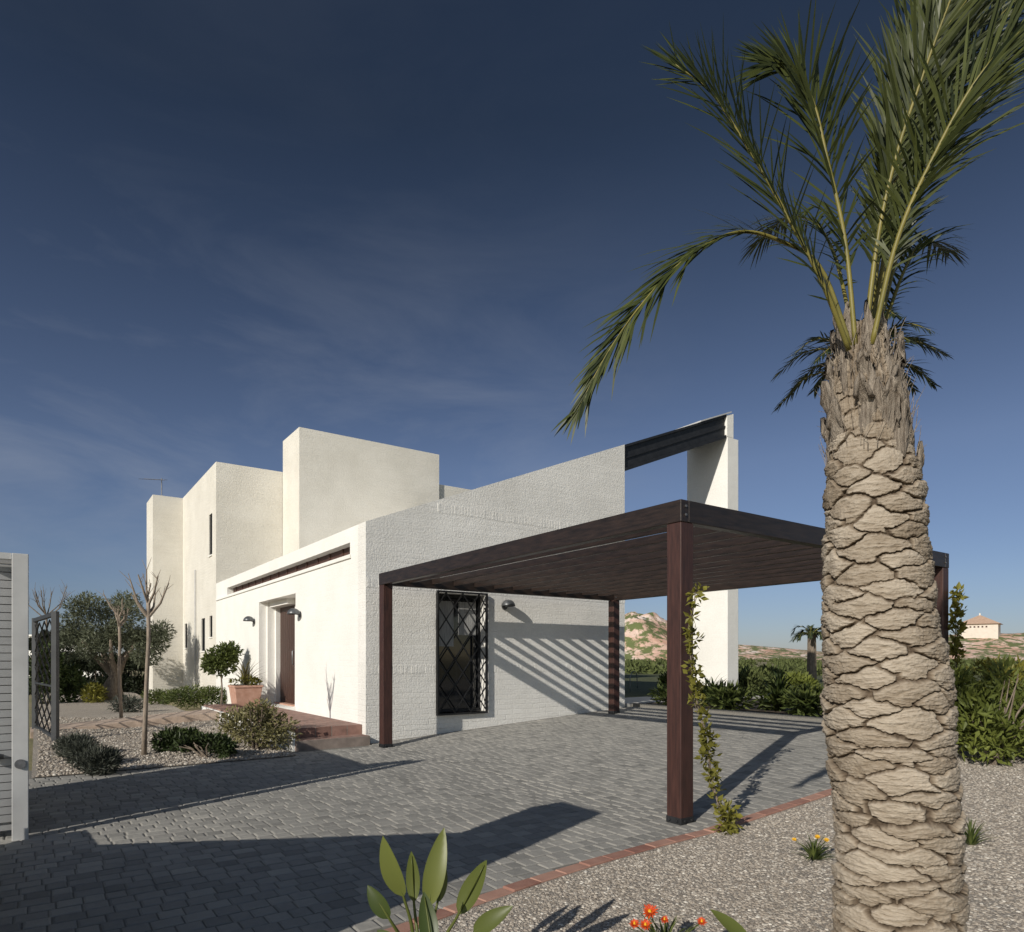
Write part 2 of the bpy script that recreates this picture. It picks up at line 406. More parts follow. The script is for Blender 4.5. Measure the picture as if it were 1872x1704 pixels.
def edge(s): return -.25 if s>0 else -.25-.043*s*s
def sheet(name,s0,s1,t0,t1,dz,m,label,cat,n=40,fz=None):
    v,f=gridmesh(lambda a,b:(lambda s:(lambda t:(s,t,gzs(s)+dz+(fz(s,t) if fz else 0)))((t0(s) if callable(t0) else t0)*(1-b)+(t1(s) if callable(t1) else t1)*b))(s0+(s1-s0)*a),n,n)
    mb=MB(); mb.add(v,f); o=obj(name,mb,m,frame=True,smooth=True); return struct(o,label,cat)
sheet('paving_bed',-4.9,5.8,-3.2,6.3,.001,M['joint'],'sandy joints under the grey cobble paving','paving bed')
sheet('gravel_garden',-4.0,14,-9,lambda s:edge(s)-.03,.008,M['gravel'],'beige gravel ground on the right around the big palm','gravel',60)
bedz=lambda s,t:.05*max(0,min(1,(t-5.6)/3))+.03*math.sin(s*2.1+t)*math.sin(t*1.3)*min(1,(t-5.6))
sheet('gravel_bed',-4.25,-1.26,5.62,30,.012,M['gravel'],'beige gravel planting bed left of the entrance steps','gravel',70,bedz)
sheet('planting_soil',5.83,9.5,-.22,7.8,.012,M['soil'],'dark planting bed behind the carport','soil')
sheet('lawn',5.8,40,7.83,60,.01,M['lawn'],'lawn beyond the house behind the tall pillar','lawn')
mb=MB()
t=-1.6; row=0; R=random.Random(3)
while t<6.28:
    dt=.124
    s=-4.75+R.random()*.1
    while s<5.75:
        ds=R.choice((.105,.125,.125,.15))
        cs=s+ds/2; ct=t+dt/2
        ok= ct>edge(cs)+.05 and (ct<5.56 or cs>-1.3) and (ct<6.23)
        if ct>5.99 and cs<.0: ok=False
        if ok:
            g=.0022; h=.008+R.uniform(-.0016,.0016); e=.010
            z=gzs(cs); tx=R.uniform(-.012,.012); ty=R.uniform(-.012,.012)
            a0,a1,b0,b1=s+g+R.uniform(0,.003),s+ds-g-R.uniform(0,.003),t+g+R.uniform(0,.003),t+dt-g-R.uniform(0,.003)
            def q(x,y,hh): return (x,y,z+hh+(x-cs)*(tx+SLOPE*(1 if cs>.3 else 0))+(y-ct)*ty)
            vs=[]
            for (x,y) in ((a0,b0),(a1,b0),(a1,b1),(a0,b1)): vs.append(q(x,y,-.02))
            for (x,y) in ((a0,b0),(a1,b0),(a1,b1),(a0,b1)): vs.append(q(x,y,h-.004))
            for (x,y) in ((a0+e,b0+e),(a1-e,b0+e),(a1-e,b1-e),(a0+e,b1-e)): vs.append(q(x,y,h))
            fs=[(8,9,10,11)]
            for i in range(4): j=(i+1)%4; fs+=[(i,j,4+j,4+i),(4+i,4+j,8+j,8+i)]
            mb.add(vs,fs,min(1,max(0,R.gauss(.45,.22))))
        s+=ds
    t+=dt; row+=1
struct(obj('paving',mb,M['cobble'],frame=True),'grey tumbled cobble paving of the forecourt','paving')
# brick edging
mb=MB(); s=-4.4
while s<7.2:
    e0=edge(s); sl=(edge(s+.2)-edge(s))/.22; z=gzs(s+.1)
    w=.10; L=.217
    dx=Vector((1,sl,0)).normalized(); dy=Vector((-dx.y,dx.x,0)); b0=Vector((s,e0-.05,0))
    hz=.018+R.uniform(-.003,.003); k=.005
    pts=[b0+dx*.004,b0+dx*L,b0+dx*L+dy*w,b0+dx*.004+dy*w]; cen=sum(pts,Vector())/4
    vs=[(p.x,p.y,z+SLOPE*(p.x-s)*(s>0)-.03) for p in pts]+[(p.x,p.y,z+SLOPE*(p.x-s)*(s>0)+hz-k) for p in pts]
    vs+=[(cen.x+(p.x-cen.x)*.95,cen.y+(p.y-cen.y)*.9,z+SLOPE*(p.x-s)*(s>0)+hz) for p in pts]
    fs=[(8,9,10,11)]
    for i in range(4): j=(i+1)%4; fs+=[(i,j,4+j,4+i),(4+i,4+j,8+j,8+i)]
    mb.add(vs,fs,R.random()); s+=.221
M['edgebrick']=mat('edging_brick',(.26,.12,.09),(.42,.24,.18),8,.85,.4,60,.004,var=.4)
struct(obj('brick_edging',mb,M['edgebrick'],frame=True),'red brick edging between cobbles and gravel','kerb')
mb=MB(); mb.box(5.8,5.92,-.2,6.28,.0,.42)
struct(obj('kerb',mb,M['joint'],frame=True,bevel=.01),'grey kerb along the far side of the carport','kerb')
mb=MB(); mb.box(5.72,12,6.35,7.8,.2,.415)
struct(obj('garden_path',mb,mat('pale_slab',(.42,.41,.38),(.52,.51,.48),3,.8,.3,40,.004),frame=True,bevel=.01),'pale paved strip beyond the gable wall','path')

# pebbles
ico_v=[];t_=(1+5**.5)/2
for a in ((-1,t_,0),(1,t_,0),(-1,-t_,0),(1,-t_,0),(0,-1,t_),(0,1,t_),(0,-1,-t_),(0,1,-t_),(t_,0,-1),(t_,0,1),(-t_,0,-1),(-t_,0,1)): ico_v.append(a)
ico_v=np.array(ico_v)/1.9
ico_f=np.array([(0,11,5),(0,5,1),(0,1,7),(0,7,10),(0,10,11),(1,5,9),(5,11,4),(11,10,2),(10,7,6),(7,1,8),(3,9,4),(3,4,2),(3,2,6),(3,6,8),(3,8,9),(4,9,5),(2,4,11),(6,2,10),(8,6,7),(9,8,1)])
def pebbles(name,ss,tt,dz,size,label,seed,fz=None):
    r=np.random.default_rng(seed); n=len(ss)
    z=np.array([gzs(a)+(fz(a,b) if fz else 0) for a,b in zip(ss,tt)])+dz
    c=np.stack([ss,tt,z],1)
    sc=size*(.45+.9*r.random((n,1))**1.8)*np.stack([1+.5*r.random(n),1+.3*r.random(n),.7+.3*r.random(n)],1)
    th=r.random(n)*6.28; v=ico_v[None]*sc[:,None]+r.normal(size=(n,12,3))*size*.08
    co,si=np.cos(th)[:,None],np.sin(th)[:,None]
    x=v[:,:,0]*co-v[:,:,1]*si; y=v[:,:,0]*si+v[:,:,1]*co
    v=np.stack([x,y,v[:,:,2]],2)+c[:,None]
    f=(ico_f[None]+(np.arange(n)*12)[:,None,None]).reshape(-1,3)
    va=np.repeat(np.clip(r.normal(.48,.26,n),0,1),20)
    o=link(name,v.reshape(-1,3),f.tolist(),va,M['pebble']); o.location=O; o.rotation_euler=(0,0,ANG)
    return tag(o,label,'gravel',kind='stuff')
r=np.random.default_rng(5); NP=120000
ss=r.uniform(-3.2,4.5,NP); tt=r.uniform(-3.2,-.3,NP)
xs=O.x+ss*U.x+tt*V.x; ys=O.y+ss*U.y+tt*V.y
eg=np.where(ss>0,-.25,-.25-.043*ss*ss)
k=(tt<eg-.07)&(ys>2.9)&(np.abs(xs/ys)<.85)&(r.random(NP)<np.clip(4.6/ys,0,1))
pebbles('loose_gravel',ss[k],tt[k],.006,.0085,'loose beige stones covering the gravel around the big palm',11)
ss=r.uniform(-4.2,-1.3,9000); tt=5.65+r.random(9000)**1.6*8
pebbles('bed_gravel',ss,tt,.018,.014,'loose beige stones in the bed left of the entrance steps',12,bedz)

# hills
def hill(name,cx,cy,w,d,h,seed,label,am=.12):
    rr=np.random.default_rng(seed); ph=rr.random((9,3))*6.28
    def fn(a,b):
        x=(a-.5)*2;y=(b-.5)*2; g=max(0,math.exp(-(x*x*2.6+y*y*2.2))-.07)/.93
        n=0
        for i in range(9):
            k=1.7**i*2.2; n+=math.sin(x*k*1.2+ph[i][0]+math.sin(y*k+ph[i][1]))*math.sin(y*k+ph[i][2])/1.6**i
        return (cx+x*w,cy+y*d,-.3+h*g*(1+am*n))
    v,f=gridmesh(fn,130,80); mb=MB(); mb.add(v,f); return struct(obj(name,mb,M['hill'],smooth=True),label,'hill')
hill('hill',G(1172,170).x,170,26,26,15.5,3,'bare pink and white earth hill behind the carport',.20)
hill('hill',158,215,92,50,9.2,5,'scrubby ochre hill at the right horizon carrying a small house')
hill('hill',72,300,140,60,8.0,8,'low green brown ridge between pillar and palm',.2)
bl=[]; R=random.Random(9)
for i in range(360):
    d=34*7**R.random(); px=R.uniform(1120,2050); x=(px-936)/F*d; rr=R.uniform(.25,.70)*(1+d/120)
    bl.append((x,d,gz(x,d)+rr*.05,rr*1.2,rr*1.2,rr*.55))
o=leaves('scrub',bl,48000,.36,.22,M['scrub'],None,21,up=.4,shell=.6); tag(o,'olive brown scrub covering the open land behind the garden','scrub',kind='stuff')

# ---------------------------------------------------------------- house
house=thing('house','white two storey house with sloping gable wall and stepped box volumes','house',O,ANG,world=False)
rs=lambda s:3.49+.3975*s
mb=MB()
T0,T1=6.3,6.62; w0,w1,wz0,wz1=1.244,2.226,.42,2.45
mb.prism([(0,-.2),(w0,-.2),(w0,rs(w0)),(0,rs(0))],T0,T1)
mb.prism([(w1,-.2),(5.63,-.2),(5.63,rs(5.63)),(w1,rs(w1))],T0,T1)
mb.prism([(w0,wz1),(w1,wz1),(w1,rs(w1)),(w0,rs(w0))],T0,T1)
mb.box(w0,w1,T0,T1,-.2,wz0)
gw=obj('gable_wall',mb,M['rough'],house); gw['label']='rough white painted brick gable wall with sloping top'
for (z0,z1,a,b) in ((3.80,3.94,1.28,5.6),(2.47,2.60,.02,5.6),(1.10,1.23,.02,1.2),(1.10,1.23,2.28,5.6)):
    mb=MB(); s=a; mb.box(a-.01,b+.01,T0-.002,T0+.02,z0-.012,z1+.012)
    while s<b:
        pr_=.0025+.0035*R.random()
        mb.box(s,s+.054,T0-pr_,T0+.02,z0+R.uniform(-.008,.008),z1+R.uniform(-.008,.008))
        s+=.064
    obj('brick_course',mb,M['rough'],house,bevel=.003)
mb=MB()
mb.panel('s',0,.5,6.62,17.08,-.2,3.49,[(9.8,12.5,.3,2.64),(6.95,15.7,3.05,3.25)])
mb.box(.17,.5,12.42,12.5,.3,2.64); mb.box(.34,.5,12.34,12.42,.3,2.64); mb.box(.36,.5,9.8,11.0,.3,2.64)
mb.box(.2,.5,11.0,12.34,2.52,2.64)
obj('entrance_wall',mb,M['white'],house)
mb=MB(); mb.box(-.03,.0,6.9,17.0,2.985,3.05); obj('ledge',mb,M['white'],house,bevel=.006)
mb=MB(); mb.box(.16,.2,6.951,15.699,3.051,3.249)
for k in range(14): mb.box(.14,.16,7+k*.64,7.05+k*.64,3.055,3.245)
obj('slot_window',mb,M['slot'],house)
dr=MB(); dr.box(.44,.49,11.002,12.338,.302,2.518)
door=obj('door',dr,M['door'],house)
mb=MB()
for k in range(7): mb.box(.428,.44,11.12+k*.16,11.27+k*.16,.42,2.42)
obj('plank_panel',mb,M['door'],door,bevel=.006)
mb=MB(); mb.tube([(.40,11.2,1.2),(.37,11.2,1.22),(.37,11.2,1.5),(.40,11.2,1.52)],.014,8); obj('handle',mb,M['steel'],door,True)
mb=MB(); mb.box(.3,.44,11.0,12.338,.302,.33); obj('threshold',mb,M['terracotta'],door)
mb=MB(); mb.prism([(.52,-.2),(5.6,-.2),(5.6,rs(5.6)-.14),(.52,rs(.52)-.14)],6.63,15.48); obj('main_volume',mb,M['white'],house)
# gable window
mb=MB(); mb.box(w0+.002,w1-.002,6.50,6.512,wz0+.002,wz1-.002); win=obj('window',mb,M['glass'],house); win['label']='tall window behind a black diamond grille'
mb=MB()
for (a,b,c,d) in ((w0+.003,w0+.045,wz0+.003,wz1-.003),(w1-.045,w1-.003,wz0+.003,wz1-.003),(w0+.045,w1-.045,wz0+.003,wz0+.05),(w0+.045,w1-.045,wz1-.05,wz1-.003)): mb.box(a,b,6.45,6.498,c,d)
obj('frame',mb,M['darkmetal'],win,bevel=.004)
mb=MB(); mb.box(w0,w1,T0-.05,T0+.15,wz0-.035,wz0+.0); obj('sill',mb,M['darkmetal'],win,bevel=.004)
for (a,b,c,d) in ((w0+.06,w0+.45,1.55,wz1-.12),(w0+.55,w1-.08,1.75,wz1-.12)):
    mb=MB(); mb.box(a,b,6.485,6.498,c,d); obj('blind',mb,M['curtain'],win)
mb=MB(); a,b=.327,.45; ww=w1-w0; hh=wz1-wz0
def clipline(x0,z0,x1,z1):
    t0,t1=0,1
    for p,q in ((-(x1-x0),x0),((x1-x0),ww-x0),(-(z1-z0),z0),((z1-z0),hh-z0)):
        if p==0:
            if q<0: return None
        else:
            r_=q/p
            if p<0: t0=max(t0,r_)
            else: t1=min(t1,r_)
    if t0>=t1: return None
    return [(x0+(x1-x0)*t,z0+(z1-z0)*t) for t in (t0,t1)]
for k in range(-6,12):
    for sg in (1,-1):
        l=clipline(k*a,0,k*a+sg*a/b*hh,hh)
        if l: mb.tube([(w0+x,T0-.055+sg*.007,wz0+z) for x,z in l],.012,4)
mb.box(w0-.01,w0+.02,T0-.075,T0-.035,wz0-.03,wz1+.03); mb.box(w1-.02,w1+.01,T0-.075,T0-.035,wz0-.03,wz1+.03)
mb.box(w0+.02,w1-.02,T0-.075,T0-.035,wz0-.03,wz0); mb.box(w0+.02,w1-.02,T0-.075,T0-.035,wz1,wz1+.03)
for x in (w0+.005,w1-.015):
    for z in (.6,2.2): mb.box(x,x+.01,T0-.035,T0+.02,z,z+.03)
obj('grille',mb,M['iron'],win)
# upper volumes
OP=[(17.60,18.05,4.4,5.62),(21.65,22.1,1.69,2.54),(18.65,19.2,1.57,2.58),(17.58,17.98,1.97,2.6)]
mb=MB(); mb.panel('s',0,.4,17.08,22.5,-.2,7.0,OP)
mb.box(.4,6.0,17.08,22.5,-.2,6.9); mb.box(.4,6.0,17.08,17.4,6.9,7.0)
bo=obj('bedroom_volume',mb,M['cream'],house); bo['label']='pale two storey volume with narrow slot windows'
for (a,b,c,d) in OP:
    mb=MB(); mb.box(.06,.09,a+.002,b-.002,c+.002,d-.002); wn=obj('window',mb,M['darkpane'],house)
    mb=MB(); mb.box(.03,.058,a+.002,a+.03,c+.002,d-.002); mb.box(.03,.058,b-.03,b-.002,c+.002,d-.002); mb.box(.03,.058,a+.03,b-.03,d-.03,d-.002); mb.box(.03,.058,a+.03,b-.03,c+.002,c+.03); obj('frame',mb,M['darkmetal'],wn)
    mb=MB(); mb.box(-.03,.02,a-.02,b+.02,c-.04,c-.002); obj('sill',mb,M['white'],wn)
mb=MB(); mb.box(1.89,6.42,15.5,17.06,-.2,7.93); o=obj('tower_volume',mb,M['cream'],house); o['label']='tallest pale box volume of the house'
mb=MB(); mb.box(6.43,10.0,15.6,21,-.2,7.0); obj('rear_volume',mb,M['cream'],house)
mb=MB(); mb.box(-.94,-.003,22.5,24.1,-.2,7.0); mb.box(-.003,4,22.505,24.1,-.2,6.95); obj('stair_volume',mb,M['cream'],house)
mb=MB(); mb.tube([(-.04,20.0,0),(-.04,20.0,4.2)],.02,6); obj('downpipe',mb,M['whitemetal'],house)
# pillar, sloping beam
mb=MB(); mb.box(8.97,9.38,6.3,7.5,-.1,6.52); mb.prism([(8.95,6.522),(9.2,6.522),(9.2,7.10),(8.95,7.03)],6.3,7.5)
obj('tall_pillar',mb,M['white'],house,bevel=.01)
def slope(mb,s0,s1,ta,tb,o0,o1):
    mb.prism([(s0,rs(s0)+o0),(s1,rs(s1)+o0),(s1,rs(s1)+o1),(s0,rs(s0)+o1)],ta,tb)
mb=MB(); slope(mb,5.634,8.945,6.36,7.42,-.50,-.06); slope(mb,5.634,8.945,6.31,7.46,-.06,-.005); slope(mb,5.634,8.945,6.31,6.36,-.55,-.48); slope(mb,5.634,8.945,6.335,6.36,-.30,-.26)
o=obj('roof_beam',mb,M['darkmetal'],house,bevel=.005); o['label']='dark sloping beam from gable wall to the tall pillar'
mb=MB(); slope(mb,8.0,9.1,6.28,7.5,.0,.03); obj('beam_flashing',mb,M['whitemetal'],house)
def lamp(c,nrm):
    sh=MB(); r0=.125
    prof=[(r0*math.cos(a),r0*.95*math.sin(a)) for a in [i*math.pi/2/8 for i in range(9)]]
    prof=[(r0-.012,.0)]+prof
    cc=Vector(c)+Vector(nrm)*.13
    sh.lathe(prof,cc,20); sh.lathe([(.001,.02),(r0-.01,.02)],cc,20)
    o=obj('wall_lamp',sh,M['lamp'],house,True)
    b=MB(); p0=Vector(c); b.tube([p0,p0+Vector(nrm)*.02],.06,14); b.tube([p0+Vector(nrm)*.02,cc+Vector((0,0,.03))],.022,8); obj('wall_bracket',b,M['lamp'],o)
lamp((2.63,T0,2.27),(0,-1,0)); lamp((0,12.9,2.22),(-1,0,0)); lamp((0,9.5,2.2),(-1,0,0))
# entrance terrace
mb=MB(); mb.box(-1.15,-.004,6.44,12.75,-.1,.30); mb.box(-1.15,-.004,6.12,6.44,-.1,.15)
te=obj('entrance_steps',mb,M['redbrick'],frame=True,bevel=.006); struct(te,'red brick entrance platform with two steps along the white wall','steps')
mb=MB(); mb.box(-1.19,-1.154,6.14,12.75,-.1,.27); struct(obj('platform_side',mb,M['white'],frame=True),'pale side of the entrance platform','wall')
mb=MB(); mb.prism([(-4.3,-.1),(-1.195,-.1),(-1.195,.26),(-4.3,.05)],10.9,11.9)
struct(obj('garden_path',mb,M['path'],frame=True,bevel=.006),'pale pinkish tiled path ramping from side gate to front door','path')
# antenna
an=thing('roof_antenna','thin metal aerial on the leftmost roof of the house','antenna',W(-.6,23,7.0))
b_=W(-.6,23,7.0); mb=MB(); mb.tube([b_,b_+Vector((0,0,.72))],.018,6); obj('mast',mb,M['steel'],an)
mb=MB(); tp=b_+Vector((0,0,.66)); mb.tube([tp-Vector((.62,0,-.04)),tp+Vector((.1,0,0))],.014,5)
for k in range(8): q=tp-Vector((.6-.085*k,0,-.035+.004*k)); mb.tube([q-Vector((.1,.2,.05)),q+Vector((.1,.2,.05))],.009,4)
obj('aerial_bars',mb,M['steel'],an)

# ---------------------------------------------------------------- pergola
pg=thing('pergola','dark brown timber carport pergola over the cobbled forecourt','pergola',O,ANG,world=False)
L1,L2,pw=4.85,5.8,.15
for (s,t) in ((0,0),(0,L2-pw),(L1-pw,0),(L1-pw,L2-pw)):
    z=gzs(s+.07)+.005
    mb=MB(); mb.box(s,s+pw,t,t+pw,z+.03,2.44); po=obj('post',mb,M['wood'],pg,bevel=.006)
    mb=MB(); e=.004; mb.box(s-e,s+pw+e,t-e,t+pw+e,z,z+.055)
    for k in (.035,.115):
        mb.tube([(s+k,t-.004,z+.03),(s+k,t-.018,z+.03)],.012,6); mb.tube([(s-.004,t+k,z+.03),(s-.018,t+k,z+.03)],.012,6)
    obj('post_shoe',mb,M['darkmetal'],po,bevel=.003)
    for zz in (2.5,2.57):
        mb=MB(); mb.tube([(s+.05,t-.003,zz),(s+.05,t-.014,zz)],.010,6); obj('bolt',mb,M['steel'],po)
e=.004; bz0,bz1=2.442,2.62
mb=MB(); mb.box(-e,.09,-e,L2+e,bz0,bz1); obj('beam',mb,M['beamv'],pg,bevel=.006)
mb=MB(); mb.box(L1-.09,L1+e,-e,L2+e,bz0,bz1); obj('beam',mb,M['beamv'],pg,bevel=.006)
mb=MB(); mb.box(.093,L1-.093,-e,.09,bz0,bz1); obj('beam',mb,M['beam'],pg,bevel=.006)
mb=MB(); mb.box(.093,L1-.093,L2-.09,L2+e,bz0,bz1); obj('beam',mb,M['beam'],pg,bevel=.006)
ns=11
for k in range(ns):
    s=.093+(L1-.186)*(k+1)/(ns+1)
    mb=MB(); mb.box(s-.020,s+.020,.092,L2-.092,2.50,2.585); obj('slat',mb,M['beamv'],pg,bevel=.004)

# ---------------------------------------------------------------- gates on the street line
def wbox(mb,s0,s1,t0,t1,z0,z1):
    vs=[W(a,b,c) for c in (z0,z1) for (a,b) in ((s0,t0),(s1,t0),(s1,t1),(s0,t1))]
    mb.add(vs,[(0,3,2,1),(4,5,6,7),(0,1,5,4),(1,2,6,5),(2,3,7,6),(3,0,4,7)])
sg=thing('louvre_gate','white horizontally slatted gate leaf at the left picture edge','gate',W(-5.5,2.7,0))
mb=MB()
for k in range(32): wbox(mb,-6.9,-4.345,2.69,2.715,.12+k*.0605,.174+k*.0605)
wbox(mb,-6.9,-4.345,2.717,2.727,.10,2.05)
obj('louvre_panel',mb,M['louvre'],sg)
mb=MB(); wbox(mb,-4.343,-4.30,2.685,2.735,.06,2.09); wbox(mb,-6.96,-6.902,2.685,2.735,.06,2.09); wbox(mb,-6.9,-4.345,2.685,2.735,2.055,2.09); wbox(mb,-6.9,-4.345,2.685,2.735,.06,.098); obj('gate_frame',mb,M['louvre'],sg)
mb=MB(); q=W(-4.45,2.68,.62); mb.tube([q,q-V*.06],.03,8); mb.tube([q-V*.05-U*.08,q-V*.05+U*.05],.02,6); obj('latch',mb,M['darkmetal'],sg)
gp=thing('gate_post','white square guide post standing in front of the louvre gate','gate post',W(-4.3,2.58,0))
mb=MB(); wbox(mb,-4.35,-4.25,2.53,2.63,0,2.12); obj('post',mb,M['whitemetal'],gp,bevel=.004)
mb=MB(); wbox(mb,-4.62,-4.353,2.54,2.62,2.075,2.12); obj('guide_arm',mb,M['whitemetal'],gp)
mb=MB(); q=W(-4.30,2.527,.57); mb.tube([q,q-V*.012],.035,14); obj('lock_plate',mb,M['steel'],gp)
pgte=thing('garden_gate','dark iron side gate with crossed lattice beside the white louvre gate','gate',G(82,11.3,0))
A=G(101,10.5,0); B=G(64,12.3,0); ax=(B-A).normalized(); Lg=(B-A).length; Z=Vector((0,0,1))
mb=MB()
for k in range(4):
    for j in range(7):
        a0,a1=Lg*k/4,Lg*(k+1)/4; z0,z1=.15+j*.26,.15+(j+1)*.26
        mb.tube([A+ax*a0+Z*z0,A+ax*a1+Z*z1],.014,4); mb.tube([A+ax*a1+Z*z0,A+ax*a0+Z*z1],.014,4)
obj('lattice',mb,M['iron'],pgte)
mb=MB(); mb.tube([A+Z*.04,A+Z*2.08],.055,4); mb.tube([B+Z*.04,B+Z*2.08],.05,4); mb.tube([A+Z*2.04,B+Z*2.04],.045,4); mb.tube([A+Z*.1,B+Z*.1],.03,4); mb.tube([A+Z*.9,B+Z*.9],.02,4); obj('gate_frame',mb,M['gategrey'],pgte)
bw=thing('shadow_caster_wall','unseen white wall blocks added beside the camera to cast the forecourt shadows','wall',W(-4.7,0,0))  # unseen wall blocks, added off frame to throw the foreground shadows
mb=MB(); vs=[]
for s_ in (-4.85,-4.62):
    for (t_2,z_2) in ((-.50,-.05),(2.3,-.05),(2.3,.38),(1.75,.40),(-.50,1.62)): vs.append(W(s_,t_2,z_2))
mb.add(vs,[(0,1,2,3,4),(9,8,7,6,5)]+[((i+1)%5,i,5+i,5+(i+1)%5) for i in range(5)]); obj('low_shadow_caster',mb,M['white'],bw)  # sloping top shaped for the edge of its cast shadow
mb=MB(); wbox(mb,-4.9,-4.55,-1.05,-.502,-.05,2.20); obj('tall_shadow_caster',mb,M['white'],bw)
mb=MB(); wbox(mb,-4.56,-4.46,2.74,4.75,-.05,1.84); obj('side_shadow_caster',mb,M['white'],bw)  # added shadow caster, hidden behind the gate leaf

# ---------------------------------------------------------------- big palm
pb=Vector((1.66,2.95,0)); pb.z=gz(pb.x,pb.y)
palm=thing('palm_tree','tall date palm with thick scaly trunk in the right foreground','palm tree',pb)
nt_,nz_=440,960; ztop=2.80
ZK=[-.02,.145,.4,.75,1.1,1.36,1.6,1.8,2.08,2.3,2.44,2.55,2.66,2.8]
RK=[.275,.250,.242,.243,.246,.236,.214,.203,.192,.164,.142,.130,.112,.085]
CK=[1.705,1.70,1.693,1.681,1.650,1.630,1.604,1.598,1.587,1.570,1.556,1.550,1.542,1.540]
zz=np.linspace(-.02,ztop,nz_); th=np.linspace(0,2*math.pi,nt_,endpoint=False)
Rz=np.interp(zz,ZK,RK); cx=np.interp(zz,ZK,CK)
TH,ZZ=np.meshgrid(th,zz)
def fnoise(beta,mz,mt,hp,seed):
    r=np.random.default_rng(seed)
    fz=np.fft.fftfreq(nz_)[:,None]*nz_/2.82*mz; ft=np.fft.rfftfreq(nt_)[None]*nt_/1.5*mt
    f=np.sqrt(fz*fz+ft*ft); f[0,0]=1
    sp=(r.normal(size=f.shape)+1j*r.normal(size=f.shape))/f**beta; sp[f<hp]=0; sp[0,0]=0
    n=np.fft.irfft2(sp,s=(nz_,nt_)); return n/n.std()
best=np.full(TH.shape,-9.0); sec=np.full(TH.shape,-9.0); BB=np.zeros_like(TH); AA=np.zeros_like(TH); TN=np.full(TH.shape,.7); AM=np.ones_like(TH)
r=np.random.default_rng(3)
rowh=.061; Np=5; i=0; z=-.08
wob=.0062*fnoise(1.7,1.1,.9,3,1)
while z<ztop+.06:
    for j in range(Np):
        c=(j+.5*(i%2))*2*math.pi/Np+r.normal()*.12+.07*i; zc=z+r.normal()*.010
        hw=math.pi/Np*1.20*(1+.15*r.normal()); hh=.067*(1+.15*r.normal())
        a=(TH-c+math.pi)%(2*math.pi)-math.pi; a=a/hw
        tone=r.uniform(.68,1.0); amp=r.uniform(.6,1.25); sk=r.normal()*.013
        sel=(np.abs(ZZ-zc)<.16)&(np.abs(a)<1.15)
        if not sel.any(): continue
        A_=a[sel]; b=(ZZ[sel]-zc+wob[sel]-.016*A_*A_+sk*A_)/hh
        e=(1-np.abs(A_)**2.0)-np.abs(b)
        cur=best[sel]; s2=sec[sel]; up_=e>cur
        s2=np.where(up_,cur,np.maximum(s2,e)); cur=np.where(up_,e,cur)
        best[sel]=cur; sec[sel]=s2
        for arr,val in ((BB,b),(AA,A_)):
            q_=arr[sel]; q_[up_]=val[up_]; arr[sel]=q_
        for arr,val in ((TN,tone),(AM,amp)):
            q_=arr[sel]; q_[up_]=val; arr[sel]=q_
    z+=rowh; i+=1
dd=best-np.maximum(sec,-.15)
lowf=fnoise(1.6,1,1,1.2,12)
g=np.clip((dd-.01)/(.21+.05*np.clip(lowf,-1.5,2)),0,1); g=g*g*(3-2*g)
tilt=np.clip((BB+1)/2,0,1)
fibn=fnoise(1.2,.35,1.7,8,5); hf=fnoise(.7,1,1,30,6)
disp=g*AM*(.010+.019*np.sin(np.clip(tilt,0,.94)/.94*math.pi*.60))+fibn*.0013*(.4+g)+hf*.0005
cav=np.clip(.14+.86*g*TN*(.74+.26*tilt)+.06*fibn+.04*lowf,0,1)  # scar tone, with crevice shade put into the colour as darker brown
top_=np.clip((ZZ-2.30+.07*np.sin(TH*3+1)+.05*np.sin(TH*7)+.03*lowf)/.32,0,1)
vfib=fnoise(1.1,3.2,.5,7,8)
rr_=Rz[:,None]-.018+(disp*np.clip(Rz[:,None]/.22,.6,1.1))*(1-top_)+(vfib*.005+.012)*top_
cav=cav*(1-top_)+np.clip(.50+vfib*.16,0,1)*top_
X=cx[:,None]+rr_*np.cos(TH); Y=pb.y+rr_*np.sin(TH); ZZ2=ZZ-.25*np.clip(disp,0,.04)*(1-top_)
v=np.stack([X,Y,ZZ2+pb.z],2).reshape(-1,3)
ii,jj=np.meshgrid(np.arange(nz_-1),np.arange(nt_),indexing='ij'); j2=(jj+1)%nt_
f=np.stack([ii*nt_+jj,ii*nt_+j2,(ii+1)*nt_+j2,(ii+1)*nt_+jj],2).reshape(-1,4)
link('trunk',v,f.tolist(),None,M['trunk'],palm,True,vattr=cav.reshape(-1))
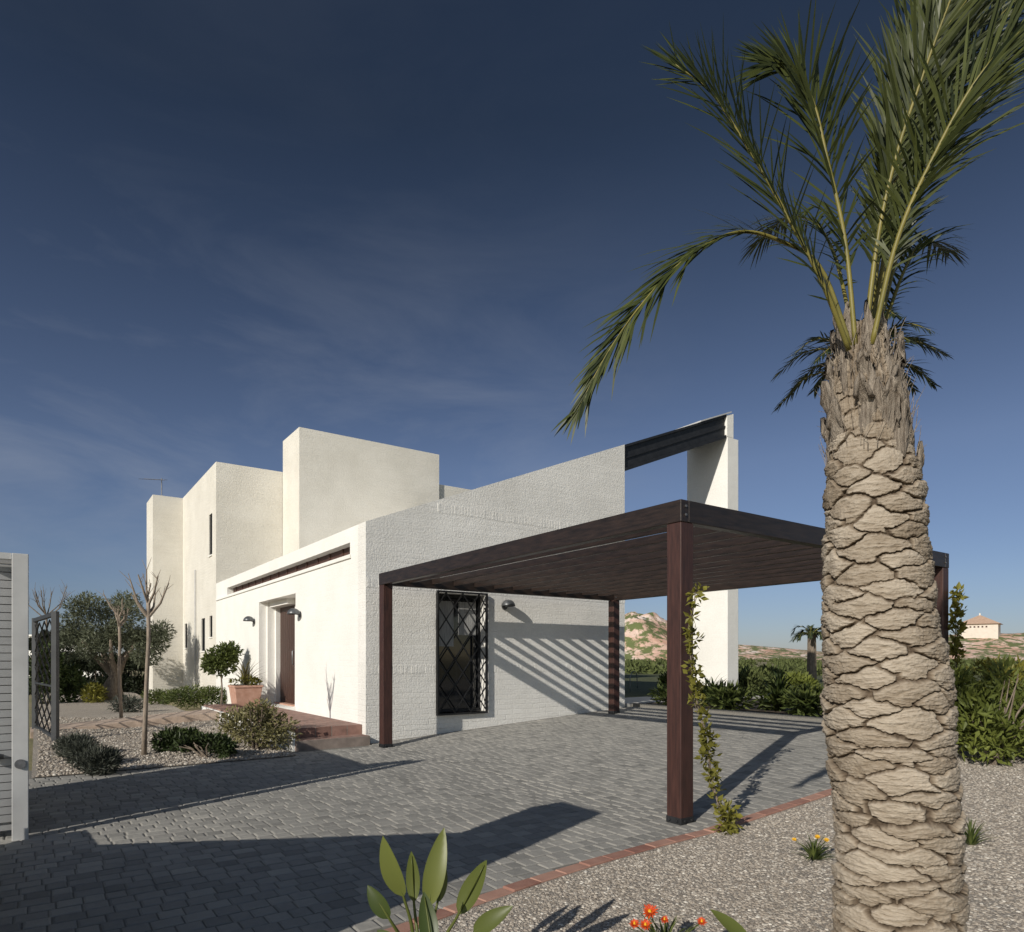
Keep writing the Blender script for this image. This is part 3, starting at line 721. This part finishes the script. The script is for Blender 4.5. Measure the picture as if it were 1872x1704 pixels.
# ragged leaf-base stubs around the neck
R=random.Random(4)
for k in range(44):
    lay=(k/44)**.8; a=k*2.399+R.uniform(-.3,.3); z0=2.12+lay*.58+R.uniform(-.05,.05)
    out=Vector((math.cos(a),math.sin(a),0)); L=R.uniform(.12,.28); w=R.uniform(.08,.14)*(1-.40*lay)
    side=Vector((-out.y,out.x,0)); mb=MB(); vs=[];fs=[]; n=9; m_=7; lean=R.uniform(-.06,.06); fl=R.uniform(-.01,.07)*(1-.2*lay)
    jag=[R.uniform(-.05,.04) for _ in range(m_)]
    for q in range(n):
        u=q/(n-1)
        for p_ in range(m_):
            x_=(p_/(m_-1)-.5)*2; zq=z0+u*L*(1-.25*x_*x_)+(jag[p_]*(u-.5)*2 if u>.5 else 0)
            rq=float(np.interp(zq,ZK,RK)); ww=w*(.75+.25*math.sin(math.pi*min(1,u*1.1)))*(1-.45*u)*.5
            th_=a+x_*ww/max(rq,.09)
            rad_=rq-.014+.030*(1-x_*x_)*(1-.4*u)+fl*u*u-.02*(1-u)**3+R.uniform(-.003,.003)
            vs.append(Vector((float(np.interp(zq,ZK,CK))+math.cos(th_)*rad_,pb.y+math.sin(th_)*rad_,zq))+side*lean*u)
    for q in range(n-1):
        for p_ in range(m_-1): fs.append((q*m_+p_,q*m_+p_+1,(q+1)*m_+p_+1,(q+1)*m_+p_))
    mb.add(vs,fs)
    lb=obj('leaf_base',mb,M['boot'],palm,True); sm=lb.modifiers.new('thickness','SOLIDIFY'); sm.thickness=.016; sm.offset=-1
mb=MB()
for k in range(200):
    a=R.uniform(0,6.28); z0=R.uniform(2.2,2.72); rq=float(np.interp(z0,ZK,RK)); c_=Vector((float(np.interp(z0,ZK,CK)),pb.y,z0)); o_=Vector((math.cos(a),math.sin(a),0))
    p0=c_+o_*rq; mb.tube([p0,p0+o_*R.uniform(0,.02)+Z*.04,p0+o_*R.uniform(.0,.06)+Z*R.uniform(.05,.15)+Vector((-o_.y,o_.x,0))*R.uniform(-.05,.05)],[.0022,.0018,.0008],3)
obj('fibres',mb,M['boot'],palm)
FR=[
 ([(1558,640,2.9),(1500,490,2.84),(1425,440,2.78),(1345,425,2.72),(1255,472,2.66),(1170,560,2.62),(1105,655,2.6),(1055,752,2.6)],(.1,-.6,.75),.29,.010,96,26,.18),
 ([(1552,640,2.85),(1500,510,2.75),(1428,375,2.7),(1362,262,2.66),(1300,170,2.62),(1235,118,2.6)],(.35,-.9,.3),.36,.011,70,40,.10),
 ([(1564,630,2.88),(1545,440,2.85),(1510,280,2.82),(1488,190,2.8),(1455,130,2.78),(1405,118,2.76)],(.1,-1,.1),.38,.011,80,36,.15),
 ([(1580,630,2.9),(1606,430,2.85),(1640,280,2.8),(1690,130,2.75),(1745,-20,2.7),(1800,-160,2.7)],(-.25,-.95,.1),.44,.012,96,34,.15),
 ([(1594,630,2.85),(1640,440,2.75),(1705,290,2.65),(1790,140,2.55),(1890,40,2.5),(1990,0,2.5)],(-.4,-.75,.5),.42,.012,96,38,.25),
 ([(1562,620,3.05),(1525,465,3.3),(1485,405,3.5),(1435,400,3.7),(1390,440,3.85)],(.2,-.5,.85),.30,.010,54,42,.35),
 ([(1598,620,2.98),(1640,320,3.0),(1715,90,3.05),(1830,-60,3.1),(1960,-120,3.1)],(-.35,-.9,.2),.46,.012,98,36,.2),
 ([(1604,630,3.1),(1655,490,3.3),(1690,440,3.5),(1735,455,3.7)],(-.2,-.5,.85),.30,.010,50,42,.4),
 ([(1590,620,3.05),(1635,380,3.2),(1690,220,3.3),(1760,120,3.35),(1850,80,3.4)],(-.3,-.8,.5),.44,.011,84,40,.25),
 ([(1582,620,2.95),(1618,360,3.0),(1660,200,3.0),(1725,60,3.0),(1800,-40,3.0)],(-.3,-.9,.3),.42,.011,88,38,.18),
 ([(1590,620,3.1),(1650,350,3.2),(1720,180,3.25),(1800,60,3.3),(1890,-30,3.3)],(-.4,-.8,.3),.46,.011,90,36,.2),
 ([(1586,620,3.1),(1625,330,3.15),(1655,160,3.2),(1690,30,3.2),(1740,-100,3.2)],(-.2,-1,.1),.46,.011,90,34,.15),
 ([(1600,620,3.15),(1672,360,3.3),(1760,200,3.4),(1850,110,3.45),(1950,90,3.5)],(-.3,-.7,.6),.44,.011,84,40,.28),
]
for k,(pts,hint,Lm,r0,npair,ang,dp) in enumerate(FR):
    frond(palm,[P(*q) for q in pts],hint,Lm,r0,npair,.0120,.14,'palmleaf',k,ang,dp,.5,.04)
# palm behind
pb2=G(1575,10.2); p2=thing('palm_tree','smaller palm whose crown shows behind the big scaly trunk','palm tree',pb2)
cz=5.72; mb=MB(); mb.tube([pb2,pb2+Z*2.5+Vector((.05,0,0)),pb2+Z*(cz-pb2.z)],[.2,.15,.13],12); obj('trunk',mb,M['bark'],p2,True)
c0=Vector((pb2.x,pb2.y,cz))
for k in range(17):
    a=k*2.399; el=R.uniform(.1,.95); o_=Vector((math.cos(a),math.sin(a),0)); L=R.uniform(1.0,1.3)
    pts=[c0,c0+o_*L*.3+Z*L*.3*el*1.3,c0+o_*L*.65+Z*L*(.45*el),c0+o_*L*1.0+Z*L*(.5*el-.28)]
    frond(p2,pts,(0,0,1),.32,.02,34,.028,.1,'palmdark',100+k,42,.3)
# far small palm
pb3=G(1484,26); p3=thing('palm_tree','small dark far palm left of the big scaly trunk','palm tree',pb3)
mb=MB(); c0=Vector((pb3.x,pb3.y,H+.95)); mb.tube([pb3,c0],[.2,.16],8); obj('trunk',mb,M['bark'],p3)
for k in range(14):
    a=k*2.399; el=R.uniform(-.3,.9); o_=Vector((math.cos(a),math.sin(a),0)); L=.75
    frond(p3,[c0,c0+o_*L*.4+Z*L*.4*el,c0+o_*L*.75+Z*L*.45*el,c0+o_*L+Z*L*(.4*el-.3)],(0,0,1),.3,.02,20,.05,.1,'palmdark',200+k,42,.3)

# ---------------------------------------------------------------- shrubs, trees
def shrub(name,label,cat,px,d,blobs,n,L,Wd,m,seed,z=None,stems=6,group=None,up=.35,gap=0,smat='bark',freq=6,loc=None):
    b=loc if loc else G(px,d,z); t=thing(name,label,cat,b,group=group)
    leaves('foliage',[(b.x+x,b.y+y,b.z+zz_,rx,ry,rz_) for x,y,zz_,rx,ry,rz_ in blobs],n,L,Wd,M[m],t,seed,up=up,gap=gap,freq=freq)
    if stems:
        mb=MB(); RR=random.Random(seed)
        for k in range(stems):
            x,y,zz_,rx,ry,rz_=RR.choice(blobs); e_=b+Vector((x+RR.uniform(-.6,.6)*rx,y+RR.uniform(-.6,.6)*ry,zz_+rz_*RR.uniform(.1,.7)))
            mb.tube([b+Vector((RR.uniform(-.05,.05),RR.uniform(-.05,.05),-.02)),b.lerp(e_,.5)+Vector((RR.uniform(-.05,.05),0,.04)),e_],[.012,.009,.004],5)
        obj('stems',mb,M[smat],t)
    return t
g_='clipped lavender mounds'
shrub('lavender_bush','rounded grey green lavender mound farthest back of three','shrub',138,9.0,[(0,0,.12,.24,.24,.16)],2600,.07,.012,'lavleaf',31,.03,4,g_,.8)
shrub('lavender_bush','rounded grey green lavender mound in the middle of three','shrub',160,8.3,[(0,0,.12,.22,.22,.16)],2400,.07,.012,'lavleaf',32,.03,4,g_,.8)
shrub('lavender_bush','rounded grey green lavender mound nearest the cobbles','shrub',182,7.75,[(0,0,.12,.22,.22,.16)],2400,.07,.012,'lavleaf',33,.03,4,g_,.8)
shrub('low_shrub','dark green spreading shrub left of two beside the cobbles','shrub',325,9.4,[(0,0,.14,.34,.25,.18),(.2,.1,.12,.2,.2,.14)],2600,.08,.03,'darkleaf',34,.03)
shrub('low_shrub','dark green spreading shrub right of two beside the cobbles','shrub',378,8.9,[(0,0,.12,.36,.25,.16),(-.25,0,.1,.2,.2,.12)],2600,.08,.03,'darkleaf',35,.03)
shrub('flowering_bush','larger loose yellowish bush beside the red entrance steps','shrub',468,9.7,[(0,0,.34,.42,.36,.30),(.32,0,.26,.3,.3,.25),(-.36,.05,.34,.24,.25,.24),(.1,-.1,.55,.22,.2,.16)],3000,.07,.026,'dryleaf',36,.03,28,None,.3,.3,'bark')
shrub('low_shrub','light green ground shrub at the foot of the far wall','shrub',352,18.2,[(0,0,.2,.7,.4,.28),(-.6,.2,.15,.4,.3,.2),(.55,0,.2,.4,.3,.28)],2600,.10,.03,'midleaf',37,.1)
shrub('low_shrub','small yellow green shrub under the olive tree','shrub',172,19.5,[(0,0,.2,.3,.3,.3)],800,.12,.04,'yellowleaf',38,.1)
shrub('low_shrub','low grey shrub between the two bare saplings','shrub',232,16.0,[(0,0,.15,.4,.3,.2)],900,.1,.025,'lavleaf',39,.08)
shrub('low_shrub','green tuft right of the olive trunk','shrub',292,19.0,[(0,0,.15,.5,.3,.2)],900,.1,.03,'midleaf',40,.1)
# olive
ob=G(205,20.5,.08); ol=thing('olive_tree','grey green olive tree with gnarled trunk in the left garden','tree',ob)
mb=MB()
for k in range(5):
    a=k*1.3; o_=Vector((math.cos(a),math.sin(a),0))
    mb.tube([ob+o_*.2-Z*.05,ob+o_*.13+Z*.35,ob+o_*.05+Z*.75+Vector((.1,0,0)),ob+o_*.35+Z*1.2,ob+o_*.8+Z*1.8],[.20,.15,.13,.08,.03],9)
obj('trunk',mb,M['bark'],ol,True)
bl=[(ob.x+x,ob.y+y,ob.z+z,rx,rx,rz) for x,y,z,rx,rz in ((0,0,2.1,.8,.65),(-.95,0,1.8,.62,.52),(.95,.1,1.75,.65,.52),(-.5,-.4,2.75,.6,.45),(.55,-.3,2.5,.6,.48),(-1.35,.2,2.3,.45,.38),(1.45,0,2.05,.4,.35),(.1,.5,3.0,.45,.32),(-.2,-.6,1.5,.5,.35),(1.2,-.3,1.35,.42,.32),(-1.45,-.2,1.45,.38,.32))]
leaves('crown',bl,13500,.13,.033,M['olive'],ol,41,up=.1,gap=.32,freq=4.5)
# bare saplings
def sapling(label,b,ht,lean,seed,nb,spread,m='palebark',r0=.036,out_=1.0,tw=5,thick=.5):
    t=thing('bare_tree',label,'tree',b); RR=random.Random(seed); mb=MB(); top=b+Z*ht+lean
    mid=b.lerp(top,.5)+Vector((RR.uniform(-.04,.04),0,0)); mb.tube([b-Z*.03,b.lerp(mid,.5),mid,mid.lerp(top,.5)+Vector((.015,0,0)),top],[r0,r0*.85,r0*.78,r0*.72,r0*.75],8); obj('trunk',mb,M[m],t,True)
    mb=MB()
    for k in range(nb):
        a=k*2.399+RR.uniform(-.4,.4); o_=Vector((math.cos(a),math.sin(a)*.8,0))*out_; L=RR.uniform(.55,1)*spread
        st=top-Z*RR.uniform(0,.25); p1=st+o_*L*.38+Z*L*.35; p2=p1+o_*L*.2+Z*L*.5+Vector((RR.uniform(-.06,.06),0,0))
        mb.tube([st,p1,p2],[r0*thick,r0*thick*.7,r0*thick*.4],6)
        for q in range(tw):
            s_=p1.lerp(p2,RR.uniform(.0,1)); mb.tube([s_,s_+o_*RR.uniform(-.15,.3)*L+Z*L*RR.uniform(.12,.34)+Vector((RR.uniform(-.1,.1),0,0))],[r0*.15,r0*.06],4)
    obj('branches',mb,M[m],t)
    return t,top
sapling('lopped bare sapling nearest the cobbles with pale upright trunk',G(263,9.1,.03),2.1,Vector((.06,0,0)),5,8,.62,out_=.72,tw=4,thick=.58)
sapling('second bare sapling standing farther back beside the path',G(222,13.6,.06),2.15,Vector((-.05,0,0)),8,6,.55,out_=.75,r0=.036,thick=.58)
sapling('thin leafless tree beyond the side gate at far left',G(85,32,0),3.4,Vector((0,0,0)),12,11,2.0,r0=.06,m='bark')
# cypress hedge
cy=None
for k in range(22):
    px=58+k*13; b=G(px,25.5+.1*(k%3),0)
    if cy is None:
        cy=thing('cypress_shrub','narrow dark cypress in the clipped hedge row behind the olive','hedge plant',b,group='cypress hedge behind the olive tree')
        leaves('foliage',[(b.x,b.y,b.z+.5,.2,.2,.6),(b.x,b.y,b.z+1.15,.18,.18,.65),(b.x,b.y,b.z+1.8,.11,.11,.5)],2000,.13,.045,M['cypress'],cy,44,up=1.2)
        mb=MB(); mb.tube([b,b+Z*1.4],[.03,.015],6); obj('trunk',mb,M['bark'],cy)
    else: copy_tree(cy,b,k*1.7,1.0+.15*R.random())
gwl=thing('garden_wall','low white garden wall behind the dark cypress hedge at far left','wall',G(110,30,0))
p0=G(30,31,0); p1=G(190,29.5,0); axw=(p1-p0).normalized(); nw=Vector((-axw.y,axw.x,0))*.2
mb=MB(); mb.add([p0,p1,p1+nw,p0+nw]+[q_+Z*2.35 for q_ in (p0,p1,p1+nw,p0+nw)],[(0,3,2,1),(4,5,6,7),(0,1,5,4),(1,2,6,5),(2,3,7,6),(3,0,4,7)]); obj('wall_panel',mb,M['white'],gwl)
e1=nw*.3; mb=MB(); mb.add([p0-e1+Z*2.352,p1-e1+Z*2.352,p1+nw+e1+Z*2.352,p0+nw+e1+Z*2.352]+[q_+Z*2.42 for q_ in (p0-e1,p1-e1,p1+nw+e1,p0+nw+e1)],[(0,3,2,1),(4,5,6,7),(0,1,5,4),(1,2,6,5),(2,3,7,6),(3,0,4,7)]); obj('coping',mb,M['white'],gwl)
shrub('tall_shrub','dark leafy shrub mass behind the iron side gate','shrub',84,19,[(0,0,.9,.5,.4,.9),(.3,.5,.6,.4,.4,.6)],2600,.14,.06,'darkleaf',45,0)
# topiary and pot
tb=W(-.62,13.5,.10); tt_=thing('citrus_tree','small round leafy tree on a thin stem beside the terracotta pot','tree',tb)
mb=MB(); mb.tube([tb,tb+Z*.5+Vector((.03,0,0)),tb+Z*.95],[.025,.02,.018],6); obj('trunk',mb,M['bark'],tt_)
leaves('crown',[(tb.x,tb.y,tb.z+1.2,.36,.36,.36),(tb.x+.2,tb.y,tb.z+1.38,.25,.25,.22),(tb.x-.22,tb.y,tb.z+1.1,.22,.2,.22)],2200,.10,.05,M['midleaf'],tt_,46,up=.1,gap=.15)
pt=W(-.42,12.0,.30); pot=thing('plant_pot','square tapered terracotta pot on the brick platform by the door','plant pot',pt,ANG,world=False)
mb=MB()
def taper(mb,a,b,z0,z1): mb.add([(-a,-a,z0),(a,-a,z0),(a,a,z0),(-a,a,z0),(-b,-b,z1),(b,-b,z1),(b,b,z1),(-b,b,z1)],[(0,3,2,1),(4,5,6,7),(0,1,5,4),(1,2,6,5),(2,3,7,6),(3,0,4,7)])
taper(mb,.24,.29,0,.40); obj('bowl',mb,M['terracotta'],pot,bevel=.01)
mb=MB(); taper(mb,.308,.308,.401,.45); obj('rim',mb,M['terracotta'],pot,bevel=.01)
mb=MB(); taper(mb,.27,.27,.451,.458); obj('soil',mb,M['soil'],pot)
def spiky(name,label,cat,b,n,Lm,w,m,seed,el=(.2,1.3),group=None,part='leaf_rosette',shape='strap',bend=.12):
    t=thing(name,label,cat,b,group=group); RR=random.Random(seed); mb=MB()
    for k in range(n):
        a=k*2.399+RR.uniform(-.3,.3); e_=RR.uniform(*el); L=Lm*RR.uniform(.7,1.1)
        dr=Vector((math.cos(a)*math.cos(e_),math.sin(a)*math.cos(e_),math.sin(e_)))
        up_=Vector((-math.cos(a)*math.sin(e_),-math.sin(a)*math.sin(e_),math.cos(e_)))
        blade(mb,b+dr*.02,b+dr*L,w*RR.uniform(.8,1.2),up_,bend*RR.uniform(.5,1.5),6,shape,RR.random())
    obj(part,mb,M[m],t); return t
cp=spiky('spiky_plant','spiky red green cordyline growing in the terracotta pot','plant',pt+Z*.45,46,.66,.035,'cordyline',50)
leaves('ground_leaves',[(pt.x,pt.y,pt.z+.5,.32,.32,.12)],500,.08,.03,M['yellowleaf'],cp,51,up=.6)
# shrubs beyond carport
for k,(s,t,hh_) in enumerate(((6.4,1.0,.7),(6.5,1.9,.9),(6.3,2.7,.6),(6.7,3.5,.9),(6.3,4.25,.5),(6.8,5.0,.65),(6.4,5.7,.4))):
    b=W(s,t,gzs(s)); side=('nearest','second','third','fourth','fifth','sixth','farthest')[k]
    x=spiky('strappy_shrub',side+' strappy dark green plant in the row behind the carport, counted from the palm','plant',b,60,hh_*1.0,.07,'darkleaf',60+k,(.25,1.35),'strappy plants in the bed behind the carport',bend=.15)
    leaves('foliage',[(b.x,b.y,b.z+.20,.36,.36,.22)],320,.2,.05,M['midleaf'],x,70+k,up=.6)
for k,(px,d,h1,lab) in enumerate(((1235,19,.5,'round dark shrub beyond the pillar foot'),(1400,21,.6,'wide olive shrub on open ground between pillar and palm'),(1455,17,.5,'lower shrub close behind the strappy plants'),(1375,17,.6,'leafy shrub right of the tall pillar'))):
    shrub('garden_shrub',lab,'shrub',px,d,[(0,0,h1*.5,h1*.9,h1*.8,h1*.55),(h1*.5,0,h1*.4,h1*.5,h1*.5,h1*.4)],1800,.16,.06,'hedgeleaf' if k%2==0 else 'scrub',80+k)
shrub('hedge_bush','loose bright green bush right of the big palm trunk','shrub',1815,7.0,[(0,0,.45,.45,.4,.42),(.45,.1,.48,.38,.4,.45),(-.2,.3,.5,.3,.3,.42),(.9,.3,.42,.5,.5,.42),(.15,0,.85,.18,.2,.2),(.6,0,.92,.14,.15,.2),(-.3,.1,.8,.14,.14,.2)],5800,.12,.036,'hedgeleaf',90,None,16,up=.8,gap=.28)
shrub('hedge_bush','yellowish bush behind the bright green one at right','shrub',1835,9.3,[(0,0,.5,.7,.5,.42),(.9,.2,.45,.7,.5,.38),(-.5,.4,.4,.4,.4,.4)],4200,.12,.035,'yellowleaf',91,None,8,up=.6,gap=.2)
# vines
def vine(label,pts,seed,n,sz):
    t=thing('climbing_vine',label,'vine',pts[0]); RR=random.Random(seed); cv=catmull(pts,40)
    mb=MB(); mb.tube(cv,[.010-.006*i/40 for i in range(41)],5)
    cv2=[p+Vector((math.sin(i*.5)*.025,-.01,0)) for i,p in enumerate(cv)]; mb.tube(cv2,.004,4); obj('stem',mb,M['bark'],t)
    bl=[]
    for k in range(0,41):
        if RR.random()<.8: p=cv[k]; q=RR.uniform(.02,.065); bl.append((p.x+RR.uniform(-.03,.03),p.y-.03,p.z,q,q,q))
    p=cv[0]; bl+= [(p.x,p.y,p.z+.12,.07,.07,.1)]*2
    leaves('foliage',bl,n,sz,sz*.6,M['yellowleaf'],t,seed,up=.2); return t
vb=P(1332,1530,5.15)
vine('yellow green climber twining up the nearest carport post',[Vector((vb.x,vb.y,0)),P(1305,1440,5.2),P(1290,1350,5.25),P(1272,1270,5.3),P(1262,1180,5.33),P(1272,1075,5.35)],95,680,.055)
q=W(L1+.05,-.05,gzs(L1)); vine('dark climber on the carport post right of the big palm',[q,q+Z*.6+Vector((.05,0,0)),q+Z*1.2,q+Z*1.9+Vector((.03,0,0))],96,700,.08)
# strelitzia foreground
sb=P(775,1700,2.45); sb=Vector((sb.x,sb.y,0)); st=thing('broad_leaf_plant','broad paddle leaved plant at the bottom edge left of the orange flowers','plant',sb)
for k,(bx,by,tx,ty,d,w,va) in enumerate(((738,1640,700,1528,2.4,.085,.9),(757,1650,752,1556,2.55,.06,.6),(783,1660,812,1513,2.4,.085,.95),(838,1672,890,1572,2.45,.085,.6),(712,1680,672,1618,2.35,.065,.2),(790,1740,775,1630,2.2,.07,.15),(865,1706,938,1656,2.4,.07,.55),(800,1650,815,1585,2.6,.05,.7),(740,1760,690,1700,2.2,.08,.3))):
    a_=P(bx,by,d); b_=P(tx,ty,d-.03+.05*(k%3)); mb=MB(); blade(mb,a_,b_,w*.92,(-.35+.2*(k%3),-.9,.35),.05*(-1)**k,10,'lens',va,.35)
    lf=obj('leaf',mb,M['strel'],st,True)
    mb=MB(); mb.tube(catmull([sb+Vector((R.uniform(-.04,.04),R.uniform(-.04,.04),0)),sb.lerp(a_,.5)+Vector((0,0,.08)),a_,a_.lerp(b_,.9)],14),[.011-.009*i/14 for i in range(15)],5,.7); obj('stalk',mb,M['strel'],lf,True)
# flowers
def flowerplant(label,b,heads,pm,seed,lw=.16):
    t=spiky('flower_plant',label,'flower',b,60,lw,.016,'midleaf',seed,(.15,1.2),part='leaves')
    for k,(p,rr) in enumerate(heads):
        mb=MB(); n=13; nrm=Vector((-.2,-.55,.8)).normalized(); a1=nrm.cross(Vector((1,0,0))).normalized(); a2=nrm.cross(a1)
        for ring in (0,1):
            for i in range(n):
                th_=2*math.pi*(i+.5*ring)/n; dr=a1*math.cos(th_)+a2*math.sin(th_); rk=rr*R.uniform(.75,1.1)
                blade(mb,p+dr*rr*.1,p+dr*rk*(1-.2*ring)+nrm*rr*(.25+.25*ring),rr*.28,nrm,.05,4,'lens',R.random())
        h=obj('flower_head',mb,M[pm],t)
        mb=MB(); mb.lathe([(.001,.012),(rr*.16,.008),(rr*.2,0)],p+nrm*rr*.1,10); obj('flower_centre',mb,M['petal_y'],h)
        mb=MB(); mb.tube([b,b.lerp(p,.6)+Vector((0,0,.02)),p],.003,4,.6); obj('flower_stalk',mb,M['midleaf'],h)
    return t
fb=P(1215,1740,3.0); fb=Vector((fb.x,fb.y,0.0))
flowerplant('orange gazania flowers at the bottom edge in front of the palm',fb,[(P(1188,1668,2.95),.040),(P(1180,1692,2.9),.030),(P(1160,1690,2.95),.026),(P(1283,1686,2.95),.024),(P(1215,1682,3.0),.022)],'petal_o',97,.22)
fb=G(1488,4.45); flowerplant('small clump with yellow flowers left of the big palm trunk',fb,[(fb+Vector((.0,-.05,.17)),.022),(fb+Vector((.06,-.05,.15)),.02),(fb+Vector((-.13,0,.14)),.018)],'petal_y',98,.19)
fb=G(1775,4.6); spiky('flower_plant','green tuft low behind the right side of the palm trunk','flower',fb,50,.2,.016,'midleaf',99,part='leaves')
fb=P(1330,1760,2.7); fb=Vector((fb.x,fb.y,0)); t=thing('broad_leaf_plant','single green leaf tip at the bottom edge right of the orange flowers','plant',fb)
mb=MB(); blade(mb,P(1375,1730,2.6),P(1298,1662,2.65),.06,(.3,-.8,.5),.03,8,'lens',.7,.3); blade(mb,P(1340,1780,2.6),P(1395,1720,2.65),.06,(-.3,-.8,.5),.03,8,'lens',.4,.3); obj('leaf',mb,M['strel'],t,True)
# hilltop house
hb=Vector((145,208,7.8)); hh_=thing('hilltop_house','small pale house with tiled pyramid roof on the far right hill','house',hb,-math.atan2(145,208)-.08,world=False)
mb=MB(); mb.box(-4.9,4.9,-4.9,4.9,-2,3.9); obj('wall',mb,M['pinkwall'],hh_)
mb=MB(); mb.add([(-5.6,-5.6,3.91),(5.6,-5.6,3.91),(5.6,5.6,3.91),(-5.6,5.6,3.91),(0,0,6.9)],[(0,1,4),(1,2,4),(2,3,4),(3,0,4),(3,2,1,0)]); rf=obj('roof',mb,M['tile'],hh_)
mb=MB(); mb.box(-.18,.18,-.18,.18,6.7,7.4); obj('finial',mb,M['cream'],rf)
for k in range(5): mb=MB(); mb.box(-2.2+k*1.0,-1.75+k*1.0,-4.96,-4.905,2.8,3.3); obj('window',mb,M['slot'],hh_)
# pool rail
pr=G(1152,19); pl=thing('pool_ladder','curved steel handrail beyond the back carport post','handrail',pr); mb=MB()
mb.tube(catmull([pr,pr+Vector((0,0,.4)),pr+Vector((.10,.1,.58)),pr+Vector((.22,.2,.5)),pr+Vector((.25,.25,.1))],14),.014,6)
obj('rail',mb,M['steel'],pl,True)

# ---------------------------------------------------------------- light, sky, camera
EL=math.radians(25); dh=(U*.928+V*.372).normalized()
L=Vector((dh.x*math.cos(EL),dh.y*math.cos(EL),-math.sin(EL)))
sd=bpy.data.lights.new('sun','SUN'); sd.energy=4.1; sd.angle=math.radians(.5); sd.color=(1,.94,.84)
so=bpy.data.objects.new('sun',sd); C.objects.link(so); so.rotation_euler=L.to_track_quat('-Z','Y').to_euler(); so.location=(-6,-8,12)
w=bpy.data.worlds.new('World'); S.world=w; w.use_nodes=True; nt=w.node_tree; nt.nodes.clear()
out=nt.nodes.new('ShaderNodeOutputWorld'); bg=nt.nodes.new('ShaderNodeBackground'); nt.links.new(bg.outputs[0],out.inputs[0])
sky=nt.nodes.new('ShaderNodeTexSky'); sky.sky_type='NISHITA'; sky.sun_disc=False; sky.sun_elevation=EL; sky.sun_rotation=math.atan2(-dh.x,-dh.y)
sky.altitude=600; sky.air_density=1.0; sky.dust_density=.3; sky.ozone_density=2.5
tc=nt.nodes.new('ShaderNodeTexCoord'); sx=nt.nodes.new('ShaderNodeSeparateXYZ'); nt.links.new(tc.outputs['Generated'],sx.inputs[0])
gr=ramp(nt,sx.outputs[2],[(0,(.40,.43,.58)),(.10,(.53,.52,.62)),(.27,(.63,.56,.60)),(.62,(.29,.275,.28))])
# added fill: sky behind the camera brightened and warmed to lift the shadows
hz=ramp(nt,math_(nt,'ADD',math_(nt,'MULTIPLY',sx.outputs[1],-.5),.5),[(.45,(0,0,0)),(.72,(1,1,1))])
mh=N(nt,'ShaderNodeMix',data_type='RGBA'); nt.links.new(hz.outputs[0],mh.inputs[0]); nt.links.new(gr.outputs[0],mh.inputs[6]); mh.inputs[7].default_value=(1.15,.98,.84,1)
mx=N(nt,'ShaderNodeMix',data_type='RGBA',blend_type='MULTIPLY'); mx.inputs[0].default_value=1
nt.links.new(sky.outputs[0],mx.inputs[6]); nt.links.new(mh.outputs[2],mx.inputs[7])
mp=N(nt,'ShaderNodeMapping'); mp.inputs['Rotation'].default_value=(0,.35,0); mp.inputs['Scale'].default_value=(1.6,1.6,5.0); nt.links.new(tc.outputs['Generated'],mp.inputs[0])
n1=noise(nt,mp.outputs[0],1.9,10,.60,.45)
cl=ramp(nt,n1,[(.42,(0,0,0)),(.78,(1,1,1))])
lm=ramp(nt,math_(nt,'ADD',math_(nt,'MULTIPLY',sx.outputs[0],-.8),.5),[(.30,(.06,.06,.06)),(.58,(1,1,1))])
hm=ramp(nt,sx.outputs[2],[(.05,(.5,.5,.5)),(.22,(1,1,1)),(.58,(.06,.06,.06))])
cf=math_(nt,'MULTIPLY',math_(nt,'MULTIPLY',cl.outputs[0],lm.outputs[0]),math_(nt,'MULTIPLY',hm.outputs[0],.42))
m2=N(nt,'ShaderNodeMix',data_type='RGBA'); nt.links.new(cf,m2.inputs[0]); nt.links.new(mx.outputs[2],m2.inputs[6]); m2.inputs[7].default_value=(3.4,3.7,4.3,1)
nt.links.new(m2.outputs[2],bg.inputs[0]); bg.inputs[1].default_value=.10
cd=bpy.data.cameras.new('camera'); co=bpy.data.objects.new('camera',cd); C.objects.link(co)
co.location=(0,0,H); co.rotation_euler=(math.pi/2,0,0); cd.sensor_width=36; cd.lens=36*F/1872; cd.shift_y=(1203-852)/1872; cd.clip_end=20000; cd.clip_start=.05
S.camera=co
S.view_settings.view_transform='Standard'; S.view_settings.look='None'; S.view_settings.exposure=0
